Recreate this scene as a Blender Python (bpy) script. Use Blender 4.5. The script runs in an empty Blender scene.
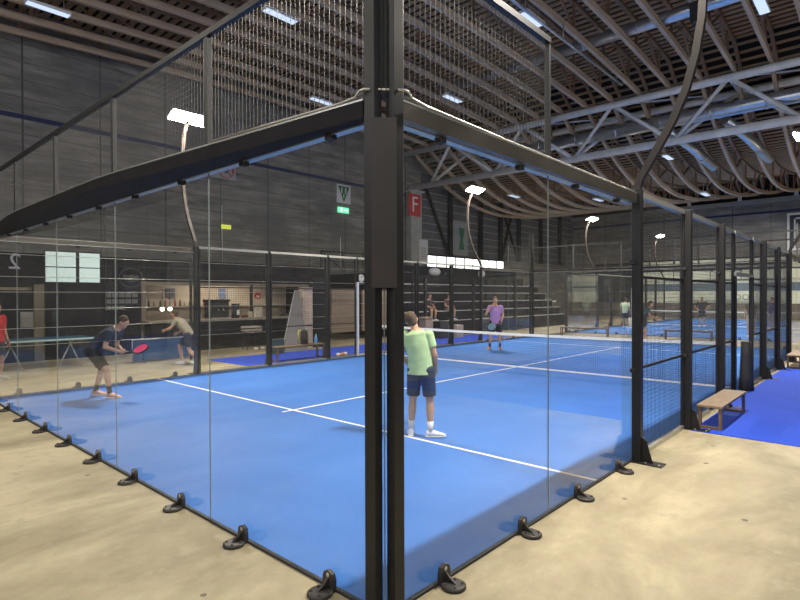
import bpy, bmesh, math, random
from mathutils import Vector, Matrix, Quaternion
random.seed(7)
S=bpy.context.scene; COL=S.collection; PI=math.pi
V=Vector
# ------------------------------------------------------------------ materials
def nt(name):
    m=bpy.data.materials.new(name); m.use_nodes=True; n=m.node_tree.nodes; n.clear()
    return m,n,m.node_tree.links
def mat(name,col,rough=.6,metal=0,noise=0,scale=8,bump=0,spec=.5,emit=None,es=0,stretch=None):
    m,n,l=nt(name); o=n.new('ShaderNodeOutputMaterial'); b=n.new('ShaderNodeBsdfPrincipled')
    l.new(b.outputs[0],o.inputs[0])
    b.inputs['Base Color'].default_value=(*col,1); b.inputs['Roughness'].default_value=rough; b.inputs['Metallic'].default_value=metal
    b.inputs['Specular IOR Level'].default_value=spec
    if emit: b.inputs['Emission Color'].default_value=(*emit,1); b.inputs['Emission Strength'].default_value=es
    if noise or bump:
        t=n.new('ShaderNodeTexCoord'); mp=n.new('ShaderNodeMapping'); l.new(t.outputs['Object'],mp.inputs[0])
        if stretch: mp.inputs['Scale'].default_value=stretch
        x=n.new('ShaderNodeTexNoise'); x.inputs['Scale'].default_value=scale; x.inputs['Detail'].default_value=5; l.new(mp.outputs[0],x.inputs[0])
        if noise:
            r=n.new('ShaderNodeMapRange'); r.inputs[1].default_value=.3; r.inputs[2].default_value=.7
            r.inputs[3].default_value=1-noise; r.inputs[4].default_value=1+noise; l.new(x.outputs['Fac'],r.inputs[0])
            mx=n.new('ShaderNodeVectorMath'); mx.operation='SCALE'; mx.inputs[0].default_value=col; l.new(r.outputs[0],mx.inputs['Scale'])
            l.new(mx.outputs[0],b.inputs['Base Color'])
        if bump:
            bp=n.new('ShaderNodeBump'); bp.inputs['Strength'].default_value=bump; bp.inputs['Distance'].default_value=.02
            l.new(x.outputs['Fac'],bp.inputs['Height']); l.new(bp.outputs[0],b.inputs['Normal'])
    return m
def emis(name,col,s):
    m,n,l=nt(name); o=n.new('ShaderNodeOutputMaterial'); e=n.new('ShaderNodeEmission'); e.inputs[0].default_value=(*col,1); e.inputs[1].default_value=s
    l.new(e.outputs[0],o.inputs[0]); return m
def mix_rgb(n,l,fac,a,b,mode='MIX'):
    x=n.new('ShaderNodeMix'); x.data_type='RGBA'; x.blend_type=mode
    for s,v in ((x.inputs[0],fac),(x.inputs[6],a),(x.inputs[7],b)):
        if hasattr(v,'links'): l.new(v,s)
        elif isinstance(v,(tuple,list)): s.default_value=(*v,1)[:4]
        else: s.default_value=v
    return x.outputs[2]
def ramp(n,l,src,p0,p1):
    r=n.new('ShaderNodeMapRange'); r.inputs[1].default_value=p0; r.inputs[2].default_value=p1; l.new(src,r.inputs[0]); return r.outputs[0]
def tex(n,l,kind,vec,scale,**kw):
    t=n.new('ShaderNodeTex'+kind); t.inputs['Scale'].default_value=scale
    for k,v in kw.items(): t.inputs[k].default_value=v
    l.new(vec,t.inputs['Vector']); return t
def concrete_floor():
    m,n,l=nt('floor_concrete'); o=n.new('ShaderNodeOutputMaterial'); b=n.new('ShaderNodeBsdfPrincipled'); l.new(b.outputs[0],o.inputs[0])
    tc=n.new('ShaderNodeTexCoord').outputs['Object']
    mp=n.new('ShaderNodeMapping'); mp.inputs['Scale'].default_value=(1,.45,1); mp.inputs['Rotation'].default_value=(0,0,.5); l.new(tc,mp.inputs[0])
    a=tex(n,l,'Noise',mp.outputs[0],.9,Detail=8,Roughness=.62,Distortion=.4); c=tex(n,l,'Noise',tc,7,Detail=6,Roughness=.6); d=tex(n,l,'Noise',tc,90,Detail=2)
    col=mix_rgb(n,l,ramp(n,l,a.outputs['Fac'],.39,.61),(.26,.222,.138),(.48,.415,.275))
    col=mix_rgb(n,l,ramp(n,l,c.outputs['Fac'],.52,.72),col,(.36,.305,.21))
    col=mix_rgb(n,l,.16,col,d.outputs['Color'],'OVERLAY')
    v=tex(n,l,'Voronoi',tc,2.6); e=tex(n,l,'Noise',tc,14,Detail=3)
    ad=n.new('ShaderNodeMath'); ad.operation='MULTIPLY_ADD'; l.new(e.outputs['Fac'],ad.inputs[0]); ad.inputs[1].default_value=.09; l.new(v.outputs['Distance'],ad.inputs[2]); v.inputs['Scale'].default_value=2.1
    sp=n.new('ShaderNodeMath'); sp.operation='LESS_THAN'; l.new(ad.outputs[0],sp.inputs[0]); sp.inputs[1].default_value=.1
    col=mix_rgb(n,l,sp.outputs[0],col,(.14,.12,.09))
    sx=n.new('ShaderNodeSeparateXYZ'); l.new(tc,sx.inputs[0])
    # saw-cut joints every 4 m
    for ax in ('X','Y'):
        w=n.new('ShaderNodeMath'); w.operation='PINGPONG'; l.new(sx.outputs[ax],w.inputs[0]); w.inputs[1].default_value=2.0
        q=n.new('ShaderNodeMath'); q.operation='LESS_THAN'; l.new(w.outputs[0],q.inputs[0]); q.inputs[1].default_value=.003
        col=mix_rgb(n,l,q.outputs[0],col,(.3,.26,.19))
    l.new(col,b.inputs['Base Color']); b.inputs['Roughness'].default_value=.62; b.inputs['Specular IOR Level'].default_value=.3
    bp=n.new('ShaderNodeBump'); bp.inputs['Strength'].default_value=.12; bp.inputs['Distance'].default_value=.02; l.new(c.outputs['Fac'],bp.inputs['Height']); l.new(bp.outputs[0],b.inputs['Normal'])
    return m
def concrete_wall(axis,tint=1.):
    m,n,l=nt('wall_concrete_'+axis); o=n.new('ShaderNodeOutputMaterial'); b=n.new('ShaderNodeBsdfPrincipled'); l.new(b.outputs[0],o.inputs[0])
    tc=n.new('ShaderNodeTexCoord').outputs['Object']; sx=n.new('ShaderNodeSeparateXYZ'); l.new(tc,sx.inputs[0])
    mp=n.new('ShaderNodeMapping'); mp.inputs['Scale'].default_value=(.35,.35,2.2); l.new(tc,mp.inputs[0])
    a=tex(n,l,'Noise',mp.outputs[0],1.6,Detail=7,Roughness=.65); c=tex(n,l,'Noise',tc,.5,Detail=4)
    col=mix_rgb(n,l,ramp(n,l,a.outputs['Fac'],.3,.7),(.11*tint,.106*tint,.098*tint),(.40*tint,.38*tint,.345*tint))
    col=mix_rgb(n,l,ramp(n,l,c.outputs['Fac'],.4,.7),col,(.17*tint,.168*tint,.165*tint))
    def line(out,per,w,off=0.):
        s=n.new('ShaderNodeMath'); s.operation='ADD'; l.new(out,s.inputs[0]); s.inputs[1].default_value=off
        p=n.new('ShaderNodeMath'); p.operation='PINGPONG'; l.new(s.outputs[0],p.inputs[0]); p.inputs[1].default_value=per/2
        q=n.new('ShaderNodeMath'); q.operation='LESS_THAN'; l.new(p.outputs[0],q.inputs[0]); q.inputs[1].default_value=w; return q.outputs[0]
    col=mix_rgb(n,l,line(sx.outputs[axis],4.94,.03,-2.85+4.94),col,(.07,.07,.075))
    col=mix_rgb(n,l,line(sx.outputs[axis],2.47,.02,-2.85+4.94),col,(.1,.1,.1))
    col=mix_rgb(n,l,line(sx.outputs['Z'],.62,.018),col,(.15*tint,.145*tint,.135*tint))
    l.new(col,b.inputs['Base Color']); b.inputs['Roughness'].default_value=.8
    bp=n.new('ShaderNodeBump'); bp.inputs['Strength'].default_value=.3; bp.inputs['Distance'].default_value=.02; l.new(a.outputs['Fac'],bp.inputs['Height']); l.new(bp.outputs[0],b.inputs['Normal'])
    return m
def turf():
    m,n,l=nt('blue_turf'); o=n.new('ShaderNodeOutputMaterial'); b=n.new('ShaderNodeBsdfPrincipled'); l.new(b.outputs[0],o.inputs[0])
    tc=n.new('ShaderNodeTexCoord').outputs['Object']
    a=tex(n,l,'Noise',tc,180,Detail=2); c=tex(n,l,'Noise',tc,1.1,Detail=5); d=tex(n,l,'Noise',tc,22,Detail=3)
    col=mix_rgb(n,l,ramp(n,l,c.outputs['Fac'],.3,.7),(.026,.135,.48),(.042,.178,.57))
    col=mix_rgb(n,l,ramp(n,l,a.outputs['Fac'],.45,.75),col,(.08,.25,.68))
    col=mix_rgb(n,l,ramp(n,l,d.outputs['Fac'],.6,.8),col,(.045,.165,.52))
    l.new(col,b.inputs['Base Color']); b.inputs['Roughness'].default_value=.75; b.inputs['Specular IOR Level'].default_value=.25
    bp=n.new('ShaderNodeBump'); bp.inputs['Strength'].default_value=.25; bp.inputs['Distance'].default_value=.005; l.new(a.outputs['Fac'],bp.inputs['Height']); l.new(bp.outputs[0],b.inputs['Normal'])
    return m
def glass(name,tint=(.988,.992,.988),dust=.014):
    m,n,l=nt(name); o=n.new('ShaderNodeOutputMaterial')
    t=n.new('ShaderNodeBsdfTransparent'); t.inputs[0].default_value=(*tint,1)
    g=n.new('ShaderNodeBsdfGlossy'); g.inputs['Roughness'].default_value=.0; g.inputs[0].default_value=(1,1,1,1)
    lw=n.new('ShaderNodeLayerWeight'); lw.inputs[0].default_value=.5; pw=n.new('ShaderNodeMath'); pw.operation='POWER'; l.new(lw.outputs['Facing'],pw.inputs[0]); pw.inputs[1].default_value=5
    f=n.new('ShaderNodeMath'); f.operation='MULTIPLY_ADD'; l.new(pw.outputs[0],f.inputs[0]); f.inputs[1].default_value=.85; f.inputs[2].default_value=.04
    mx=n.new('ShaderNodeMixShader'); l.new(f.outputs[0],mx.inputs[0]); l.new(t.outputs[0],mx.inputs[1]); l.new(g.outputs[0],mx.inputs[2])
    tc=n.new('ShaderNodeTexCoord').outputs['Object']
    a=tex(n,l,'Noise',tc,1.4,Detail=7,Roughness=.7,Distortion=.8); b2=tex(n,l,'Noise',tc,9,Detail=4)
    mm=n.new('ShaderNodeMath'); mm.operation='MULTIPLY'; l.new(ramp(n,l,a.outputs['Fac'],.38,.78),mm.inputs[0]); l.new(ramp(n,l,b2.outputs['Fac'],.3,.8),mm.inputs[1])
    m2=n.new('ShaderNodeMath'); m2.operation='MULTIPLY_ADD'; l.new(mm.outputs[0],m2.inputs[0]); m2.inputs[1].default_value=dust*2; m2.inputs[2].default_value=dust*.35
    d=n.new('ShaderNodeBsdfDiffuse'); d.inputs[0].default_value=(.8,.8,.76,1)
    m3=n.new('ShaderNodeMixShader'); l.new(m2.outputs[0],m3.inputs[0]); l.new(mx.outputs[0],m3.inputs[1]); l.new(d.outputs[0],m3.inputs[2])
    l.new(m3.outputs[0],o.inputs[0]); return m
def wood(name,c0,c1,axis=(1,12,12),rough=.55):
    m,n,l=nt(name); o=n.new('ShaderNodeOutputMaterial'); b=n.new('ShaderNodeBsdfPrincipled'); l.new(b.outputs[0],o.inputs[0])
    tc=n.new('ShaderNodeTexCoord').outputs['Object']; mp=n.new('ShaderNodeMapping'); mp.inputs['Scale'].default_value=axis; l.new(tc,mp.inputs[0])
    a=tex(n,l,'Noise',mp.outputs[0],2.5,Detail=5,Distortion=.6)
    l.new(mix_rgb(n,l,ramp(n,l,a.outputs['Fac'],.3,.7),c0,c1),b.inputs['Base Color']); b.inputs['Roughness'].default_value=rough; return m
M={}
M['floor']=concrete_floor(); M['turf']=turf(); M['glass']=glass('clear_glass'); M['glass_edge']=mat('glass_edge',(.24,.27,.26),.3)
M['wallY']=concrete_wall('Y'); M['wallX']=concrete_wall('X',1.15)
M['black']=mat('black_steel',(.012,.011,.011),.45,.15,noise=.25,scale=5)
M['brown']=mat('bronze_steel',(.032,.025,.022),.5,.2,noise=.2,scale=3)
M['wire']=mat('galvanised_wire',(.13,.12,.105),.45,.4)
M['wire2']=mat('dark_wire',(.05,.05,.05),.5,.5)
M['beam']=mat('beam_steel',(.012,.011,.013),.7,0,spec=.15,noise=.25,scale=6); M['beam_side']=mat('beam_side_steel',(.11,.10,.08),.4,.4,noise=.2,scale=3)
M['silver']=mat('silver_steel',(.55,.54,.5),.35,.8)
M['grey']=mat('grey_steel',(.8,.81,.81),.45,.1,noise=.12,scale=2)
M['duct']=mat('galvanised_duct',(.62,.66,.72),.28,.9,noise=.1,scale=4)
M['white']=mat('white_paint',(.8,.8,.79),.6)
M['line']=mat('line_white',(.86,.87,.88),.75)
M['carpet']=mat('royal_carpet',(.01,.065,.58),.9,noise=.15,scale=60,bump=.2)
M['rib']=wood('rib_timber',(.5,.37,.26),(.66,.52,.39),(3,.35,3))
M['ribdark']=wood('web_timber',(.24,.15,.095),(.34,.22,.14),(3,3,.35))
M['deck']=mat('roof_deck',(.016,.014,.013),.9)
M['batten']=wood('batten_timber',(.36,.22,.125),(.48,.31,.18),(.4,4,4))
M['slat']=wood('bench_slat',(.18,.12,.07),(.28,.195,.12),(14,1.2,6))
M['slat_dark']=wood('bench_leg',(.12,.075,.045),(.18,.115,.07),(6,6,1))
M['rubber']=mat('black_rubber',(.02,.02,.022),.7)
M['bracket']=mat('bracket_iron',(.045,.04,.037),.5,.3)
M['dimgrey']=mat('dim_grey',(.13,.13,.13),.7)
M['lamp']=emis('lamp_lens',(1,.93,.78),45)
M['lampbody']=mat('lamp_housing',(.2,.2,.2),.5,.4)
M['tube']=emis('fixture_diffuser',(.62,.75,1),1.1)
M['win']=emis('daylight_pane',(1,1,1),2.6)
M['darkclad']=mat('dark_cladding',(.011,.011,.014),.75,noise=.3,scale=1.5,spec=.2)
M['clad']=mat('grey_cladding',(.10,.105,.12),.6,noise=.25,scale=1.2)
M['cladline']=mat('cladding_lip',(.42,.42,.42),.5)
M['blueband']=mat('blue_band',(.018,.03,.1),.5)
M['cream']=mat('cream_panel',(.88,.92,.74),.7,noise=.12,scale=.8)
M['creamstripe']=mat('blue_stripe',(.14,.2,.26),.6)
M['dado']=mat('brown_dado',(.17,.145,.105),.7,noise=.2,scale=1.5)
M['beige']=mat('beige_wall',(.5,.42,.33),.7,noise=.08,scale=2)
M['red']=mat('red_sign',(.6,.03,.04),.5)
M['green']=mat('green_sign',(.01,.16,.07),.5)
M['paper']=mat('white_paper',(.72,.72,.74),.7)
M['ink']=mat('grey_ink',(.12,.12,.14),.7)
M['net']=mat('net_cord',(.015,.02,.03),.7)
M['band']=mat('net_band',(.88,.88,.86),.6)
M['tt']=mat('table_top_blue',(.02,.12,.22),.4)
def cm(name,c,r=.75,noise=.12): 
    if name not in M: M[name]=mat(name,c,r,noise=noise,scale=14,bump=.15)
    return M[name]
# ------------------------------------------------------------------ builders
def link(o,parent=None):
    COL.objects.link(o)
    if parent is not None: o.parent=parent
    return o
def mobj(name,me,mats,parent=None,loc=None,rz=0):
    if not isinstance(mats,(list,tuple)): mats=[mats]
    for m in mats: me.materials.append(m)
    o=link(bpy.data.objects.new(name,me),parent)
    if loc is not None: o.location=loc
    o.rotation_euler[2]=rz
    return o
def tag(o,label,cat,group=None,kind=None):
    if label: o['label']=label
    if cat: o['category']=cat
    if group: o['group']=group
    if kind: o['kind']=kind
    return o
def thing(name,label,cat,loc=(0,0,0),rz=0,group=None):
    o=link(bpy.data.objects.new(name,None)); o.location=loc; o.rotation_euler[2]=rz; o.empty_display_size=.1
    return tag(o,label,cat,group)
def struct(o,label=None): o['kind']='structure'; 
def dup(root,loc,rz,label=None,group=None):
    def cp(o,par):
        c=o.copy(); COL.objects.link(c); c.parent=par
        for ch in KIDS.get(o.name,()): cp(ch,c)
        return c
    r=cp(root,None); r.location=loc; r.rotation_euler[2]=rz
    if label: r['label']=label
    if group: r['group']=group
    return r
KIDS={}
def reg(root):
    def f(o):
        KIDS[o.name]=list(o.children)
        for c in o.children: f(c)
    f(root); return root
class MB:
    def __init__(s): s.v=[]; s.f=[]; s.m=[]; s.sm=[]
    def add(s,vs,fs,mi=0,smooth=False):
        b=len(s.v); s.v+=[tuple(x) for x in vs]; s.f+=[tuple(b+i for i in f) for f in fs]; s.m+=[mi]*len(fs); s.sm+=[smooth]*len(fs); return s
    def box(s,x0,x1,y0,y1,z0,z1,mi=0):
        vs=[(x0,y0,z0),(x1,y0,z0),(x1,y1,z0),(x0,y1,z0),(x0,y0,z1),(x1,y0,z1),(x1,y1,z1),(x0,y1,z1)]
        return s.add(vs,[(0,3,2,1),(4,5,6,7),(0,1,5,4),(1,2,6,5),(2,3,7,6),(3,0,4,7)],mi)
    def bar(s,p,q,w,h,mi=0,up=(0,0,1)):
        p=V(p);q=V(q);d=(q-p).normalized();u=V(up)
        if abs(d.dot(u))>.98:u=V((1,0,0))
        r=d.cross(u).normalized()*w/2;u=r.cross(d).normalized()*h/2
        vs=[p-r-u,p+r-u,p+r+u,p-r+u,q-r-u,q+r-u,q+r+u,q-r+u]
        return s.add(vs,[(0,1,2,3),(7,6,5,4),(0,4,5,1),(1,5,6,2),(2,6,7,3),(3,7,4,0)],mi)
    def tube(s,pts,r,n=8,mi=0,caps=True):
        pts=[V(p) for p in pts]; rr=r if isinstance(r,(list,tuple)) else [r]*len(pts)
        vs=[];ref=None
        for i,p in enumerate(pts):
            d=(pts[min(i+1,len(pts)-1)]-pts[max(i-1,0)]).normalized()
            if ref is None: ref=V((0,0,1)) if abs(d.z)<.9 else V((1,0,0))
            a=d.cross(ref).normalized(); b=a.cross(d).normalized(); ref=b
            for k in range(n):
                t=2*PI*k/n; vs.append(p+(a*math.cos(t)+b*math.sin(t))*rr[i])
        fs=[]
        for i in range(len(pts)-1):
            for k in range(n):
                k2=(k+1)%n; fs.append((i*n+k,i*n+k2,(i+1)*n+k2,(i+1)*n+k))
        s.add(vs,fs,mi,True)
        if caps:
            b=len(s.v)-len(vs)
            s.f+= [tuple(b+k for k in reversed(range(n))),tuple(b+(len(pts)-1)*n+k for k in range(n))]; s.m+=[mi]*2; s.sm+=[False]*2
        return s
    def prism(s,poly,a,b,axis='y',mi=0):
        n=len(poly)
        def P(u,v,w): return {'y':(u,w,v),'x':(w,u,v),'z':(u,v,w)}[axis]
        vs=[P(u,v,a) for u,v in poly]+[P(u,v,b) for u,v in poly]
        fs=[tuple(range(n)),tuple(reversed(range(n,2*n)))]+[(i,i+n,(i+1)%n+n,(i+1)%n) for i in range(n)]
        return s.add(vs,fs,mi)
    def lathe(s,prof,c=(0,0,0),n=20,mi=0):
        vs=[]
        for r,z in prof:
            for k in range(n): t=2*PI*k/n; vs.append((c[0]+r*math.cos(t),c[1]+r*math.sin(t),c[2]+z))
        fs=[(i*n+k,i*n+(k+1)%n,(i+1)*n+(k+1)%n,(i+1)*n+k) for i in range(len(prof)-1) for k in range(n)]
        s.add(vs,fs,mi,True)
        b=len(s.v)-len(vs); s.f+=[tuple(b+k for k in reversed(range(n))),tuple(b+(len(prof)-1)*n+k for k in range(n))]; s.m+=[mi]*2; s.sm+=[False]*2
        return s
    def ell(s,c,r,n=16,m=10,mi=0,rot=None):
        c=V(c); vs=[]
        for i in range(m+1):
            ph=PI*i/m
            for k in range(n):
                t=2*PI*k/n; p=V((r[0]*math.sin(ph)*math.cos(t),r[1]*math.sin(ph)*math.sin(t),r[2]*math.cos(ph)))
                if rot is not None: p=rot@p
                vs.append(c+p)
        fs=[(i*n+k,(i+1)*n+k,(i+1)*n+(k+1)%n,i*n+(k+1)%n) for i in range(m) for k in range(n)]
        return s.add(vs,fs,mi,True)
    def loft(s,rings,mi=0,n=18):   # rings: (centre, U*ru, V*rv)
        vs=[]
        for c,u,w in rings:
            for k in range(n): t=2*PI*k/n; vs.append(V(c)+V(u)*math.cos(t)+V(w)*math.sin(t))
        fs=[(i*n+k,i*n+(k+1)%n,(i+1)*n+(k+1)%n,(i+1)*n+k) for i in range(len(rings)-1) for k in range(n)]
        s.add(vs,fs,mi,True); b=len(s.v)-len(vs)
        s.f+=[tuple(b+k for k in reversed(range(n))),tuple(b+(len(rings)-1)*n+k for k in range(n))]; s.m+=[mi]*2; s.sm+=[False]*2
        return s
    def mesh(s,name='m'):
        me=bpy.data.meshes.new(name); me.from_pydata(s.v,[],s.f)
        me.polygons.foreach_set('material_index',s.m); me.polygons.foreach_set('use_smooth',s.sm); me.update()
        return me
    def build(s,name,mats,parent=None,loc=None,rz=0,bevel=0,fix=False):
        me=s.mesh(name)
        if fix:
            b=bmesh.new(); b.from_mesh(me); bmesh.ops.remove_doubles(b,verts=b.verts,dist=1e-5); bmesh.ops.recalc_face_normals(b,faces=b.faces); b.to_mesh(me); b.free()
        o=mobj(name,me,mats,parent,loc,rz)
        if bevel:
            mo=o.modifiers.new('b','BEVEL'); mo.width=bevel; mo.segments=2; mo.limit_method='ANGLE'
        return o
def text(name,body,size,mat_,parent=None,loc=(0,0,0),rot=(0,0,0),depth=.004):
    cu=bpy.data.curves.new('t','FONT'); cu.body=body; cu.size=size; cu.extrude=depth; cu.align_x='CENTER'; cu.align_y='CENTER'
    t=bpy.data.objects.new('t',cu); COL.objects.link(t); bpy.context.view_layer.update()
    me=bpy.data.meshes.new_from_object(t.evaluated_get(bpy.context.evaluated_depsgraph_get())); bpy.data.objects.remove(t); bpy.data.curves.remove(cu)
    me.materials.clear(); o=mobj(name,me,mat_,parent,loc); o.rotation_euler=rot; return o
ORD=['first','second','third','fourth','fifth','sixth','seventh','eighth','ninth','tenth']
# ------------------------------------------------------------------ camera
cam=bpy.data.cameras.new('camera'); co=link(bpy.data.objects.new('camera',cam)); S.camera=co
cam.sensor_width=36; cam.lens=541.49*36/800; cam.clip_end=200
yaw,pit,rol=-.73843,-.0083,-.0024
F=V((math.cos(pit)*math.sin(yaw),math.cos(pit)*math.cos(yaw),math.sin(pit))); R=V((math.cos(yaw),-math.sin(yaw),0)); U=R.cross(F)
R2=R*math.cos(rol)+U*math.sin(rol); U2=U*math.cos(rol)-R*math.sin(rol)
mw=Matrix((( R2.x,U2.x,-F.x,2.1528),(R2.y,U2.y,-F.y,-2.2315),(R2.z,U2.z,-F.z,1.856),(0,0,0,1)))
co.matrix_world=mw
# ------------------------------------------------------------------ room shell
XL,XR,YN,YF=-20,14,-14,46
def st(mb,name,mats,**k): o=mb.build(name,mats,**k); struct(o); return o
st(MB().box(XL-.3,XR+.3,YN-.3,YF+.3,-.3,0),'floor',M['floor'])
def zb(y):      # underside of the timber ribs
    if y<2: return 10.3+.1*(y-YN)/(2-YN)
    if y<22: t=(y-2)/20; return 10.4+.1*t+.35*math.sin(PI*t)
    if y<32: t=(32-y)/10; return 7.6+2.9*(t**2.2)
    return 7.6+1.9*((y-32)/14)**1.6
RD=1.15
wl=st(MB().box(XL-.3,XL,YN-.3,YF+.3,0,12.5),'wall_left',M['wallY'])
st(MB().box(XR,XR+.3,YN,YF,0,5.5).box(XR,XR+.3,YN,YF,8.5,12.5).box(XR,XR+.3,YN,-10,5.5,8.5).box(XR,XR+.3,10,YF,5.5,8.5),'wall_right',M['wallY'])
st(MB().box(XL,XR,YF,YF+.3,0,12.5),'wall_far',M['wallX'])
st(MB().box(XL,-12,YN-.3,YN,0,12.5).box(-12,12,YN-.3,YN,0,5).box(-12,12,YN-.3,YN,9,12.5).box(12,XR,YN-.3,YN,0,12.5),'wall_near',M['wallX'])
ys=[YN+i*1.0 for i in range(61)]
d=MB()
for i in range(60):
    y0,y1=ys[i],ys[i+1]; a,b=zb(y0)+RD+.1,zb(y1)+RD+.1
    d.add([(XL,y0,a),(XR,y0,a),(XR,y1,b),(XL,y1,b),(XL,y0,a+.1),(XR,y0,a+.1),(XR,y1,b+.1),(XL,y1,b+.1)],[(0,3,2,1),(4,5,6,7),(0,1,5,4),(1,2,6,5),(2,3,7,6),(3,0,4,7)])
ceil=st(d,'ceiling',M['deck'])
d=MB(); y=YN+.1
while y<YF-.2:
    a=zb(y)+RD+.06; b=zb(y+.18)+RD+.06
    d.bar((XL,y+.08,(a+b)/2),(XR,y+.08,(a+b)/2),.19,.05); y+=.34
o=d.build('ceiling_batten_layer',M['batten'],ceil)
# added fill light: unseen glowing panes made up as right-wall windows
for i in range(5):
    y0=-10+i*4
    w=thing(f'window_{i+5}',None,None,(XR+.1,y0,5.5)); struct(w)
    MB().box(-.02,.02,.06,3.94,.06,2.94).build('window_pane',emis('fill_pane',(.88,.93,1),3.6) if i==0 else bpy.data.materials['fill_pane'],w)
    MB().box(-.05,.05,0,.06,0,3).box(-.05,.05,3.94,4,0,3).box(-.05,.05,.06,3.94,0,.06).box(-.05,.05,.06,3.94,2.94,3).box(-.04,.04,1.97,2.03,.06,2.94).build('window_frame',M['grey'],w)  # frame made only for the added fill pane
for i in range(6):  # glowing window-shaped panes added behind the camera to brighten the roof
    w=thing(f'window_{i+10}',None,None,(-12+i*4,YN-.1,5)); struct(w)
    MB().box(.06,3.94,-.02,.02,.06,3.94).build('window_pane',bpy.data.materials['fill_pane'],w)
    MB().box(0,.06,-.05,.05,0,4).box(3.94,4,-.05,.05,0,4).box(.06,3.94,-.05,.05,0,.06).box(.06,3.94,-.05,.05,3.94,4).box(1.97,2.03,-.04,.04,.06,3.94).build('window_frame',M['grey'],w)  # frame made only for the added fill pane
# blue stripe round the hall
st(MB().box(XL,XL+.05,YN,22.6,7.95,8.1).box(XL,XL+.05,24.2,YF,7.95,8.1),'trim_1',M['blueband']); st(MB().box(XL+.05,XR,YF-.05,YF,7.9,8.05),'trim_2',M['blueband'])
# ledge and dark recess on the far wall under the roof
st(MB().box(XL,XR,YF-.35,YF,8.68,8.98),'trim_3',mat('ledge',(.36,.36,.34),.8,noise=.15,scale=1))
dk=st(MB().box(XL,XR,YF-.1,YF,8.98,11),'trim_4',M['deck'])
# ------------------------------------------------------------------ roof ribs
xs=[-1.22+1.19*k for k in range(-15,9)]
def rib(name):
    t=thing(name,'',None); t['category']='roof rib'
    c=MB(); tp=MB()
    for i in range(60):
        y0,y1=ys[i],ys[i+1]
        for mb,dz,h in ((c,.09,.2),(tp,RD-.03,.12)):
            a,b=zb(y0)+dz,zb(y1)+dz
            mb.add([(-.065,y0,a-h/2),(.065,y0,a-h/2),(.065,y0,a+h/2),(-.065,y0,a+h/2),(-.065,y1,b-h/2),(.065,y1,b-h/2),(.065,y1,b+h/2),(-.065,y1,b+h/2)],
                   [(0,4,5,1),(1,5,6,2),(2,6,7,3),(3,7,4,0)]+([(0,1,2,3)] if i==0 else [])+([(7,6,5,4)] if i==59 else []))
    c.build('bottom_chord',M['rib'],t); tp.build('top_chord',M['ribdark'],t)
    wp=MB().box(-.035,.035,-.05,.05,0,RD-.25).mesh('web_post'); first=True
    y=YN+1
    k=0
    while y<YF-1.5:
        z=zb(y)+.17
        o=link(bpy.data.objects.new('web_post',wp),t); o.location=(0,y,z)
        if first: wp.materials.append(M['ribdark']); first=False
        y2=y+1.3 if k%2==0 else y-1.3
        br=MB().bar((0,0,0),(0,y2-y,zb(y2)+RD-.1-z),.05,.08,up=(1,0,0)); br.build('web_brace',M['ribdark'],t,loc=(0,y,z))
        y+=2.6; k+=1
    return t
r0=reg(rib('roof_rib'))
def riblabel(i):
    n=len(xs); k=n-1-i
    if i<10: return f'curved timber roof rib, {ORD[i]} out from the left concrete wall'
    if k<10: return f'curved timber roof rib, {ORD[k]} in from the right end of the row'
    return f'curved timber roof rib over mid hall, {ORD[i-10]} of the four middle ones'
for i,x in enumerate(xs):
    if i==0: r0.location=(x,0,0); r0['label']=riblabel(0); r0['group']='curved timber roof ribs'
    else: dup(r0,(x,0,0),0,riblabel(i),'curved timber roof ribs')
# ------------------------------------------------------------------ steel roof truss
YA,YB,YC=22.02,24.05,22.97; ZA=10.29; ZC=8.47
t=thing('steel_truss','triangular grey tubular steel truss carrying the timber roof across the hall','roof truss',(-3,YC,ZC))
def rel(x,y,z): return (x+3,y-YC,z-ZC)
for yy in (YA,YB): MB().tube([rel(XL+.1,yy,ZA),rel(XR-.1,yy,ZA)],.155,16).build('top_chord',M['grey'],t)
MB().tube([rel(XL+.1,YC,ZC),rel(XR-.1,YC,ZC)],.175,16).build('bottom_chord',M['grey'],t)
xa=-7.1-4.5*3
nodes=[xa+4.5*i for i in range(8)]
for x in nodes:
    for yy in (YA,YB):
        for dx in (-2.25,2.25):
            if XL+.2<x+dx<XR-.2 and XL+.2<x<XR-.2: MB().tube([rel(x,yy,ZA),rel(x+dx,YC,ZC)],.085,12).build('web_tube',M['grey'],t)
    if XL+.2<x<XR-.2:
        MB().tube([rel(x,YA,ZA),rel(x,YB,ZA)],.065,8).build('cross_tube',M['grey'],t)
        if x+4.5<XR: MB().tube([rel(x,YA,ZA),rel(x+4.5,YB,ZA)],.04,8).build('cross_tube',M['grey'],t)
# ducts
def duct(name,label,pts,r,rings=True):
    t=thing(name,label,'air duct',pts[0]); o=V(pts[0])
    P=[V(p)-o for p in pts]
    MB().tube(P,r,18).build('duct_pipe',M['duct'],t)
    if rings:
        for a,b in zip(P,P[1:]):
            L=(b-a).length; k=max(1,int(L/1.8))
            for i in range(k):
                p=a+(b-a)*((i+.5)/k); dd=(b-a).normalized()*.03; MB().tube([p-dd,p+dd],r*1.06,18).build('duct_collar',M['duct'],t)
    return t
duct('air_duct','long silver round air duct running above the timber ribs before the truss',[(-13,17.2,11.1),(8,17.2,11.1)],.2)
duct('air_duct','large silver round air duct running inside the steel truss',[(-14,23.0,9.38),(11,23.0,9.38)],.29)
for i,x in enumerate((-5.2,-3.0)):
    duct('air_duct',f'{"left" if i==0 else "right"} slanting branch of silver duct dropping behind the steel truss',[(x,23.5,9.1),(x+.6,24.8,8.5),(x+1.1,26.6,7.85)],.2)
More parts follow.
